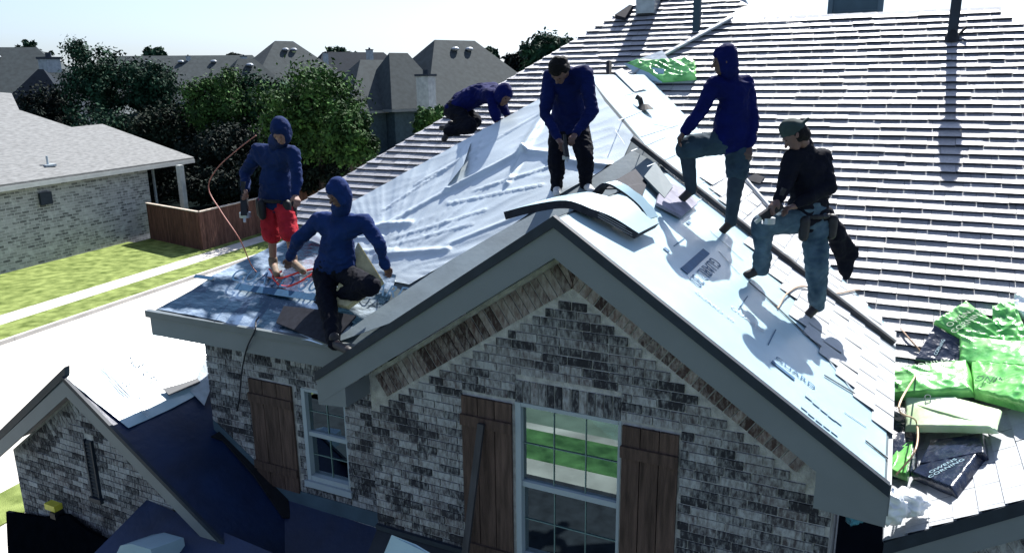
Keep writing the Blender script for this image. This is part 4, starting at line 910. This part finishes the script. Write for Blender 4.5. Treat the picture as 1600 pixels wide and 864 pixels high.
# F: crouching beyond the hip
J = dict(head=py(787, 150, 9.0), neck=py(774, 145, 9.15), chest=py(752, 146, 9.25), waist=py(722, 160, 9.3), shL=py(768, 150, 9.0), shR=py(770, 140, 9.35), elL=py(772, 172, 8.95), wrL=py(777, 190, 8.9), haL=py(782, 198, 8.85),
         elR=py(785, 165, 9.3), wrR=py(792, 180, 9.25), haR=py(797, 188, 9.2), hipL=py(708, 172, 9.2), hipR=py(712, 168, 9.4), knL=py(735, 198, 9.0), anL=py(700, 206, 9.0), toeL=py(694, 218, 8.95), knR=py(742, 190, 9.35), anR=py(705, 200, 9.4), toeR=py(690, 200, 9.4))
F_P = person(dict(J=J, base=py(730, 200, 9.2), label='worker in blue crouching on all fours behind the edge of the tarp', face=(.75, -.35, -.55), up=(.5, 0, .8), top=BLUE3, pants=BLKC, seed=6, cover='hood'))
# tools and belts
def gun(c, d, label, s=1.0):
    d = Vector(d).normalized(); r = thing('nail_gun', c, label, 'nail gun'); upv = Vector((0, 0, 1)); sd = d.cross(upv).normalized()
    bm = bmesh.new(); bar(bm, c-d*.10*s, c+d*.10*s, .06*s, .07*s); obj('body', bm, BLACK, r)
    bm = bmesh.new(); bar(bm, c-d*.04*s+upv*.03, c-d*.12*s+upv*.12*s, .035*s, .04*s, sd); obj('handle', bm, BLACK, r)
    bm = bmesh.new(); bmesh.ops.create_cone(bm, cap_ends=True, segments=14, radius1=.055*s, radius2=.055*s, depth=.05*s, matrix=Matrix.Translation(c+d*.02-upv*.07*s)); obj('magazine', bm, METAL, r)
    bm = bmesh.new(); bar(bm, c+d*.1*s, c+d*.16*s, .02*s, .03*s); obj('nose', bm, METAL, r)
gun(py(382, 322, 6.3), (.2, -.3, -.9), 'black nail gun with pale nose held by the worker in red shorts', 1.15)
gun(py(1205, 330, 6.72), (-.6, -.3, -.5), 'black nail gun resting on the knee of the worker in the backwards cap')
gun(py(884, 236, 7.2), (.3, -.3, -.9), 'dark cutting tool held low by the bareheaded bending worker', .7)
def belt(J_, c, rx, tilt, label, pouches):
    r = thing('tool_belt', c, label, 'tool belt'); bm = bmesh.new()
    pts = [c+Vector((math.cos(a)*rx, math.sin(a)*rx*.78, 0)) for a in [k*math.pi/9 for k in range(19)]]
    tube(bm, pts, .022, 6); obj('strap', bm, BLACK, r)
    for a in pouches:
        p = c+Vector((math.cos(a)*(rx+.035), math.sin(a)*(rx+.03)*.8, -.10)); blob('pouch', [[(p+Vector((0, 0, .07)), .05), (p+Vector((0, 0, -.07)), .045)]], BLACK, r, .012)
belt(None, py(431, 312, 6.6), .18, 0, 'loaded tool belt on the worker in red shorts', (-2.9, -.3, .2, -1.9))
belt(None, py(1262, 335, 7.12), .17, 0, 'black tool belt on the worker in the backwards cap', (-1.6, .1))
# jacket tied behind E, hanging
jk = thing('work_jacket', py(1310, 380, 7.35), 'dark jacket hanging behind the legs of the worker in the backwards cap', 'jacket')
blob('cloth', [[(py(1290, 335, 7.25), .07), (py(1305, 365, 7.3), .08), (py(1312, 395, 7.35), .05)], [(py(1302, 350, 7.3), .05), (py(1336, 395, 7.4), .035), (py(1318, 425, 7.4), .03)], [(py(1340, 388, 7.4), .02), (py(1322, 432, 7.4), .02)]], BLKC, jk, .012, .02, 7, 3)
# foam pad under B
bm = bmesh.new(); q = [py(562, 383, 6.45), py(601, 444, 6.32), py(546, 484, 5.98), py(518, 478, 6.05)]
prism(bm, q, (.02, -.05, .05)); bmesh.ops.bevel(bm, geom=bm.edges[:], offset=.008, segments=2, affect='EDGES'); tag(obj('foam_pad', bm, FOAM), 'thick yellowish foam pad folded under the crouching worker at the eave', 'foam pad')
bm = bmesh.new(); prism(bm, [PA(u, v)+NA*.05 for u, v in ((436, 510), (448, 484), (520, 492), (560, 500), (520, 545))], NA*.02); tag(obj('felt_patch', bm, SHINGD), 'black felt sheet lying on the eave below the crouching worker', 'felt patch')
bm = bmesh.new(); prism(bm, [(p_) for p_ in (py(612, 835, 4.9), py(600, 864, 4.85), py(640, 872, 4.8), py(680, 868, 4.85), py(650, 850, 4.9))], (0, 0, -.01)); tag(obj('felt_scrap', bm, WHITE), 'pale scrap of underlayment below the front wall at the bottom edge', 'felt scrap')
bm = bmesh.new(); prism(bm, [py(u, v, 4.6) for u, v in ((182, 864), (188, 852), (205, 849), (236, 858), (240, 880), (185, 880))], (0, .4, -.1)); tag(obj('felt_scrap', bm, WHITE), 'pale blue scrap of underlayment at the bottom left edge', 'felt scrap')
# wall lamp on low gable
wl = thing('wall_lamp', py(82, 792, 5.28), 'small wall lamp with yellow cover on the low left gable', 'lamp')
c = py(82, 792, 5.26); bm = bmesh.new(); box(bm, (c.x-.10, 5.22, c.z-.03), (c.x+.10, 5.33, c.z+.05)); obj('cover', bm, YEL, wl)
bm = bmesh.new(); box(bm, (c.x+.02, 5.2, c.z-.12), (c.x+.12, 5.33, c.z-.035)); obj('bracket', bm, BLACK, wl)

# ================================================================== NEIGHBOUR HOUSE, left
nb = thing('brick_house', nl(-40, 22), 'single-storey brick house with a tan hip roof across the street on the left', 'house')
bm = bmesh.new(); prism(bm, [nl(-31.5, -10, 0), nl(-31.5, 32.1, 0), nl(-50, 32.1, 0), nl(-50, -10, 0)], (0, 0, 3.9)); 
m_ = bpy.data.materials.new('neighbour brick'); m_.use_nodes = True; t = m_.node_tree; N = t.nodes; L = t.links
tc = N.new('ShaderNodeTexCoord'); mp = N.new('ShaderNodeMapping'); mp.inputs['Rotation'].default_value = (math.radians(90), 0, math.radians(90)); 
sx = N.new('ShaderNodeSeparateXYZ'); cx_ = N.new('ShaderNodeCombineXYZ'); L.new(tc.outputs['Object'], sx.inputs[0]); L.new(sx.outputs[1], cx_.inputs[0]); L.new(sx.outputs[2], cx_.inputs[1])
bt = N.new('ShaderNodeTexBrick'); bt.inputs['Scale'].default_value = 1; bt.inputs['Brick Width'].default_value = .36; bt.inputs['Row Height'].default_value = .13; bt.inputs['Mortar Size'].default_value = .016
bt.inputs['Color1'].default_value = (.05, .055, .06, 1); bt.inputs['Color2'].default_value = (.30, .31, .31, 1); bt.inputs['Mortar'].default_value = (.34, .35, .35, 1); bt.inputs['Bias'].default_value = .1
nz = N.new('ShaderNodeTexNoise'); nz.inputs['Scale'].default_value = 3.5; nz.inputs['Detail'].default_value = 8; mx = N.new('ShaderNodeMix'); mx.data_type = 'RGBA'; mx.inputs[7].default_value = (.40, .42, .42, 1)
rr = N.new('ShaderNodeValToRGB'); rr.color_ramp.elements[0].position = .5; rr.color_ramp.elements[1].position = .75; L.new(tc.outputs['Object'], nz.inputs['Vector']); L.new(nz.outputs[0], rr.inputs[0])
L.new(cx_.outputs[0], bt.inputs['Vector']); L.new(bt.outputs[0], mx.inputs[6]); L.new(rr.outputs[0], mx.inputs[0]); L.new(mx.outputs[2], N['Principled BSDF'].inputs['Base Color']); N['Principled BSDF'].inputs['Roughness'].default_value = .9
NBRICK = m_
obj('wall', bm, m_, nb)
EN = -30.95; EZ = 3.85; SL = .42
def nroof(u, v):  # point on the neighbour's street-side roof plane
    n = N1.copy(); nn = Vector((n.x*SL, n.y*SL, 1)); return pl(u, v, nn, EZ + SL*EN)
tip = nroof(303, 246); rp = [nroof(*q) for q in ((160, 194), (112, 199), (30, 172), (18, 146), (-60, 140))]
e0 = Vector(nl(EN, -12, EZ)); e1 = tip
bm = bmesh.new(); prism(bm, [e0, e1]+rp+[Vector(nl(EN-10.5, -12, EZ+SL*10.5))], (0, 0, -.12)); 
prism(bm, [tip, rp[0], rp[0]+Vector((-9, 3, -3.2)), tip+Vector((-14, 1, 0))], (0, 0, -.1))
obj('roof', bm, NROOF, nb)
bm = bmesh.new(); a_, b_ = e0-Vector((0, 0, .2)), e1-Vector((0, 0, .2)); bar(bm, a_, b_, .06, .2); obj('fascia', bm, mat('neighbour trim', (.35, .37, .37), .7, .2, .1, 3), nb)
bm = bmesh.new(); c = Vector(nl(-31.2, 33.2, 0)); c = pz(287, 312, 1.9); cc = Vector((c.x, c.y, 0)); bar(bm, cc, cc+Vector((0, 0, 3.75)), .28, .28, Vector((0, 1, 0))); obj('porch_column', bm, mat('porch column paint', (.40, .42, .40), .7, .2, .2, 3), nb)
c = pz(244, 309, 1.9); cc = Vector((c.x, c.y, 0)); bm = bmesh.new(); bar(bm, cc, cc+Vector((0, 0, 3.75)), .10, .10, Vector((0, 1, 0))); obj('downpipe', bm, FRAME, nb)
q_ = nroof(75, 258); bm = bmesh.new(); tube(bm, [q_-Vector((0, 0, .1)), q_+Vector((0, 0, .42))], .05, 8); box(bm, (q_.x-.25, q_.y-.25, q_.z-.06), (q_.x+.25, q_.y+.25, q_.z+.03)); obj('vent_pipe', bm, FRAME, nb)
c = pl(70, 311, N1, -31.45); bm = bmesh.new(); prism(bm, [c+E1*a_+Vector((0, 0, b_)) for a_, b_ in ((-.3, -.25), (.3, -.25), (.3, .3), (-.3, .3))], N1*.12); obj('meter_box', bm, TRIMD, nb)

# fence
def fence(pts, label, h=1.85, m_=FENCEM):
    P = [Vector(p) for p in pts]; f = thing('fence', P[0], label, 'fence'); bm = bmesh.new(); rn = random.Random(3)
    for A_, B_ in zip(P, P[1:]):
        L_ = (B_-A_).length; d = (B_-A_)/L_; n = Vector((d.y, -d.x, 0)); t = 0
        while t < L_:
            a_, b_ = A_+d*t, A_+d*min(t+.135, L_); hh = h+rn.uniform(-.015, .015); o_ = n*rn.uniform(0, .01); prism(bm, [a_+o_, b_+o_, b_+o_+Vector((0, 0, hh)), a_+o_+Vector((0, 0, hh))], n*.02); t += .142
    obj('boards', bm, m_, f)
    bm = bmesh.new()
    for A_, B_ in zip(P, P[1:]): bar(bm, A_+Vector((0, 0, h+.035)), B_+Vector((0, 0, h+.035)), .16, .05)
    obj('cap_rail', bm, FCAP, f)
    bm = bmesh.new()
    for A_, B_ in zip(P, P[1:]):
        L_ = (B_-A_).length; k = 0
        while k*2.4 < L_: c = A_+(B_-A_)*min(1, k*2.4/L_); d = (B_-A_)/L_; n = Vector((d.y, -d.x, 0)); c = c-n*.08; bm = bmesh.new(); box(bm, (c.x-.045, c.y-.045, 0), (c.x+.045, c.y+.045, h)); k += 1; obj('fence_post', bm, m_, f)
    return f
fc = pz(317, 391, .1); fl_ = pz(236, 373, .1)
fence([fl_, fc, fc+E1*26], 'reddish cedar board fence with pale cap rail turning the corner by the sidewalk')
fb = [Vector((dp(545, 190, 60).x, dp(545, 190, 60).y, 0)), Vector((dp(700, 190, 60).x, dp(700, 190, 60).y, 0))]
fence(fb, 'distant dark fence below the two-storey houses, right of the big leafy tree', 2.0)

# ================================================================== DISTANT HOUSES
def hiphouse(c, ax, hw, hd, ez, rz, ridge, label, roofm=FROOF, wallm=FWALL, vents=0, wins=(), gablet=None):
    """hip-roofed house: c centre, ax facade direction, hw half width, hd half depth, ridge half length"""
    c = Vector((c.x, c.y, 0)); ax = Vector(ax).normalized(); bx = Vector((-ax.y, ax.x, 0))
    h = thing('distant_house', c, label, 'house', 'hip-roofed houses beyond the trees'); bm = bmesh.new()
    prism(bm, [c+ax*a_*hw+bx*b_*hd for a_, b_ in ((-1,-1),(1,-1),(1,1),(-1,1))], (0, 0, ez)); obj('wall', bm, wallm, h)
    bm = bmesh.new(); o = .5; z = Vector((0, 0, ez-.05)); E_ = [c+ax*a_*(hw+o)+bx*b_*(hd+o)+z for a_, b_ in ((-1,-1),(1,-1),(1,1),(-1,1))]
    R0, R1 = c-ax*ridge+Vector((0, 0, rz)), c+ax*ridge+Vector((0, 0, rz))
    v = [bm.verts.new(q) for q in E_+[R0, R1]]; F_ = [bm.faces.new([v[i] for i in f]) for f in ((0, 1, 5, 4), (1, 2, 5), (2, 3, 4, 5), (3, 0, 4), (3, 2, 1, 0))]; obj('roof', bm, roofm, h)
    bm = bmesh.new()
    for i in range(4):
        bar(bm, E_[i]-Vector((0, 0, .12)), E_[(i+1)%4]-Vector((0, 0, .12)), .1, .2)
    obj('fascia', bm, mat('distant trim', (.14, .16, .17), .8, .2, .1, 3), h)
    for k in range(vents):
        t = (k+1)/(vents+1); q = E_[0].lerp(E_[1], .3+.4*t).lerp(R0.lerp(R1, t), .82); bm = bmesh.new()
        bmesh.ops.create_uvsphere(bm, u_segments=10, v_segments=6, radius=.38, matrix=Matrix.Translation(q+Vector((0, 0, .2))) @ Matrix.Diagonal((1, 1, .5, 1))); obj('roof_vent', bm, METAL, h)
    for (t, z0_, w_, hh) in wins:
        q = c-bx*(hd+.03)+ax*hw*t; bm = bmesh.new(); prism(bm, [q-ax*w_+Vector((0, 0, z0_)), q+ax*w_+Vector((0, 0, z0_)), q+ax*w_+Vector((0, 0, z0_+hh)), q-ax*w_+Vector((0, 0, z0_+hh))], -bx*.05); obj('window', bm, mat('distant glass', (.02, .03, .05), .2, .6, .1, 2), h)
    return h
AXc = (math.cos(math.radians(20)), math.sin(math.radians(20)), 0); AXn = (math.cos(math.radians(-25)), math.sin(math.radians(-25)), 0)
def hz(v, D): return dp(800, v, D).z
def at(u, D): return dp(u, 200, D)
AX0 = (RT0.x, RT0.y, 0)
def axr(deg): a_ = math.atan2(RT0.y, RT0.x)+math.radians(deg); return (math.cos(a_), math.sin(a_), 0)
hiphouse(at(20, 72), axr(18), 9.5, 7, 5.4, hz(66, 72), 3.0, 'pale grey hip roof at the far left edge behind the tan-roofed house', vents=1)
hiphouse(at(78, 62), axr(10), 3.2, 3, 5.0, hz(100, 62), .2, 'small steep blue-grey roof between the far left house and the round tree', FROOFD)
hiphouse(at(300, 95), axr(8), 12, 8, 6.0, hz(82, 95), 8.0, 'long grey hip roof behind the middle of the tree row', vents=3)
hiphouse(at(455, 84), axr(38), 7.0, 6.5, 6.0, hz(62, 84), 1.0, 'tall peaked roof rising behind the large tree behind the worker in red shorts', FROOF, vents=2)
hiphouse(at(395, 76), axr(38), 4.2, 3.5, 5.8, hz(88, 76), .8, 'lower hip roof just left of the tall peaked roof', FROOF, vents=1)
hiphouse(at(592, 68), axr(36), 4.4, 4.2, 5.7, hz(92, 68), 1.4, 'two-storey grey house with one narrow window, right of the large tree', FROOF, wins=((-.2, 3.0, .5, 2.2),))
hiphouse(at(560, 100), axr(30), 7.5, 6, 6.4, hz(80, 100), 4.0, 'far grey roof with a short chimney left of the dark-fronted house', FROOFD)
hiphouse(at(715, 72), axr(38), 6.6, 5.6, 5.9, hz(64, 72), 2.2, 'large dark-fronted house with twin roof vents behind the crouching worker', FROOF, vents=2, wins=((-.6, 3.2, .5, 1.8),))
hiphouse(at(628, 67), axr(38), 2.6, 3.4, 5.8, hz(82, 67), .9, 'narrow steep wing between the brick chimney and the windowed house', FROOF)
hiphouse(at(800, 92), axr(10), 4.0, 4, 6.0, hz(97, 92), .6, 'small distant roof just left of the leafless dark treetop', FROOFD)
# chimneys
def chimney(u, v0, v1, D, wpx, label):
    p = dp(u, v0, D); z1 = hz(v0, D); z0_ = max(0, hz(v1, D)); w_ = wpx/FPX*D/2; t = thing('chimney', (p.x, p.y, z0_), label, 'chimney', 'chimneys among the distant houses')
    bm = bmesh.new(); box(bm, (p.x-w_, p.y-w_, z0_), (p.x+w_, p.y+w_, z1)); obj('stack', bm, mat('chimney brick', (.30, .33, .34), .9, .1, .2, 3), t)
    bm = bmesh.new(); box(bm, (p.x-w_*1.15, p.y-w_*1.15, z1+.001), (p.x+w_*1.15, p.y+w_*1.15, z1+w_*.3)); tube(bm, [(p.x, p.y, z1+w_*.31), (p.x, p.y, z1+w_*.9)], w_*.4, 8); obj('cap', bm, TRIMD, t)
chimney(665, 118, 215, 56, 22, 'tall pale brick chimney with metal cap standing clear in front of the houses')
chimney(293, 82, 100, 92, 5, 'tiny leftmost chimney on the long grey roof')
chimney(380, 84, 104, 90, 7, 'small chimney between the long grey roof and the tall peaked roof')
chimney(508, 80, 100, 92, 6, 'small chimney just right of the tall peaked roof')
chimney(577, 76, 95, 95, 8, 'small chimney above the windowed grey house')
chimney(75, 84, 105, 66, 22, 'square blue-grey chimney between the far left roofs')

# ================================================================== TREES
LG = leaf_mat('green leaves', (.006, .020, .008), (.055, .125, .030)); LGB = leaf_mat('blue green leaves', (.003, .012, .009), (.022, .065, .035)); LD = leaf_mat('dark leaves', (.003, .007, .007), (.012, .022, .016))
LP_ = leaf_mat('purple brown leaves', (.003, .007, .005), (.015, .028, .016)); BARK = mat('bark', (.05, .04, .035), .9, .1, .4, 6, .6, 20)
def tree(u, v, rw, rh, D, m_, label, seed, dens=1., leaf=.125, name='leafy_tree', sparse=False, trunk=True, group='trees between the houses'):
    rn = random.Random(seed); c = dp(u, v, D); W_, Hh = rw/FPX*D, rh/FPX*D; base = Vector((c.x, c.y, 0))
    r = thing(name, base, label, 'tree', group); fol = bmesh.new(); tips = []
    ncl = int((26 if sparse else 95)*dens)
    for k in range(ncl):
        while True:
            d = Vector((rn.gauss(0, 1), rn.gauss(0, 1), rn.gauss(0, 1)))
            if d.length > .1: break
        d.normalize(); rad = (rn.random()**.45)*(.72+.34*noise.noise(d*1.7+Vector((seed, 0, 0))) + .12*rn.random())*1.18
        q = c+Vector((d.x*W_*rad, d.y*W_*rad, d.z*Hh*rad)); 
        if q.z < .4: q.z = .4+rn.random()
        tips.append(q); cr = (.13+.12*rn.random())*(W_+Hh)*.72*(1 if not sparse else .5)
        for _ in range(int(120 if not sparse else 50)):
            o = Vector((rn.gauss(0, .5), rn.gauss(0, .5), rn.gauss(0, .42)))*cr; p = q+o
            nrm = (o.normalized()*.8+Vector((rn.uniform(-1, 1), rn.uniform(-1, 1), rn.uniform(-.3, 1)))).normalized(); a = nrm.orthogonal().normalized(); a.rotate(Matrix.Rotation(rn.random()*6.28, 3, nrm)); b_ = nrm.cross(a); s = leaf*rn.uniform(.6, 1.4)
            vv = [fol.verts.new(p+x) for x in (a*s, b_*s*.5, -a*s, -b_*s*.5)]; fol.faces.new(vv)
    obj('crown', fol, m_, r, recalc=False)
    if trunk:
        bm = bmesh.new(); tp_ = c-Vector((0, 0, Hh*.25)); tube(bm, spline([base, base.lerp(tp_, .5)+Vector((.1*W_, 0, 0)), tp_, c+Vector((0, 0, Hh*.5))], 4), [max(.05, .045*(W_+Hh)*(1-k/14)) for k in range(13)], 8)
        for q in rn.sample(tips, min(14, len(tips))): tube(bm, [tp_.lerp(c, rn.random()*.8), tp_.lerp(q, .5)+Vector((0, 0, .1*Hh)), q], [.06*W_*.35, .035*W_*.35, .015], 5)
        obj('trunk', bm, BARK, r)
    return r
tree(148, 128, 48, 62, 56, LGB, 'tall round bright-topped tree at the left, nearest the blue-grey roof', 1)
tree(232, 140, 46, 50, 57, LGB, 'dark rounded tree just right of the tall bright-topped one', 2)
tree(75, 190, 48, 48, 58, LD, 'dark low tree behind the peak of the tan roof', 3)
tree(170, 215, 60, 50, 54, LGB, 'low dark green tree below the tall bright-topped one', 4)
tree(345, 165, 58, 52, 52, LG, 'mid green tree in the middle of the row', 5)
tree(268, 205, 60, 46, 53, LP_, 'purplish brown-leaved tree low in the middle of the row', 6)
tree(410, 165, 55, 48, 53, LGB, 'soft grey-green tree under the tall peaked roof', 7, sparse=False)
tree(490, 180, 84, 84, 44, LG, 'largest leafy green tree, right of the worker in red shorts', 8, dens=1.5)
tree(545, 215, 38, 52, 40, LG, 'bright sunlit small tree at the right end of the row', 9)
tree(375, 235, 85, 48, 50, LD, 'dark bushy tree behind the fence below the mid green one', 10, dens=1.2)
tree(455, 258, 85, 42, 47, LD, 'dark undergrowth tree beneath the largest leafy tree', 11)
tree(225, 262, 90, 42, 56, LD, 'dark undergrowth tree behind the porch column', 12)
tree(50, 78, 28, 16, 100, LGB, 'sparse open tree on the skyline at the far left', 13, sparse=True, leaf=.3)
tree(240, 86, 18, 10, 105, LGB, 'small dark treetop left of the long grey roof', 14, leaf=.3, dens=.5)
tree(675, 190, 36, 20, 36, LG, 'flowering pale bush above the roof edge near the crouching worker', 15, leaf=.12, dens=.6, name='bush', trunk=False)
tree(862, 90, 40, 36, 62, LGB, 'upright dark treetop behind the bareheaded worker', 16, leaf=.2, dens=.9)
tree(820, 102, 34, 20, 75, LD, 'dark low treetop left of the upright dark treetop', 17, leaf=.25, dens=.6)
tree(758, 90, 22, 14, 110, LGB, 'small far treetop right of the large dark-fronted house', 18, leaf=.35, dens=.5)
tree(530, 88, 24, 12, 120, LGB, 'far treetop between the small chimneys', 19, leaf=.35, dens=.5)
tree(365, 92, 12, 8, 105, LD, 'tiny treetop left of the tall peaked roof', 20, leaf=.3, dens=.4)
# far belt of woodland on the horizon
bm = bmesh.new(); rn = random.Random(99)
for k in range(9000):
    D = rn.uniform(150, 320); u = rn.uniform(-300, 1900); p = dp(u, 120, D); z = rn.random()**.6*(7.0+2.0*noise.noise(Vector((u*.012, D*.02, 0))))
    s = rn.uniform(.5, 1.3); a = Vector((rn.uniform(-1, 1), rn.uniform(-1, 1), rn.uniform(-.5, .5))).normalized()*s; b_ = Vector((rn.uniform(-.5, .5), rn.uniform(-.5, .5), 1)).normalized()*s*.7
    q = Vector((p.x, p.y, z)); bm.faces.new([bm.verts.new(q+x) for x in (a, b_, -a, -b_)])
o = obj('far_woodland', bm, LD, recalc=False); o['kind'] = 'stuff'; o['label'] = 'distant belt of trees along the horizon'; o['category'] = 'woodland'

# porch roof and near-black slab painting deep shade below the low gable
a = py(226, 782, 5.30)
bm = bmesh.new(); prism(bm, [(a.x, 5.33, a.z), (-4.6, 5.10, a.z), (-4.6, 3.4, a.z-.9), (a.x-.2, 3.4, a.z-.9)], (0, 0, -.05)); obj('porch_roof_and_shade', bm, NAVY, house)
bm = bmesh.new(); prism(bm, [py(14, 797, 5.30), py(70, 806, 5.28), py(110, 802, 5.27), py(140, 826, 5.25), py(200, 856, 5.2), py(240, 900, 5.1), py(20, 930, 5.1)], (0, -.04, 0)); obj('porch_roof_and_shade', bm, mat('painted deep shade', (.002, .003, .005), 1, 0), house)  # slab coloured black in place of deep shade at the wall foot

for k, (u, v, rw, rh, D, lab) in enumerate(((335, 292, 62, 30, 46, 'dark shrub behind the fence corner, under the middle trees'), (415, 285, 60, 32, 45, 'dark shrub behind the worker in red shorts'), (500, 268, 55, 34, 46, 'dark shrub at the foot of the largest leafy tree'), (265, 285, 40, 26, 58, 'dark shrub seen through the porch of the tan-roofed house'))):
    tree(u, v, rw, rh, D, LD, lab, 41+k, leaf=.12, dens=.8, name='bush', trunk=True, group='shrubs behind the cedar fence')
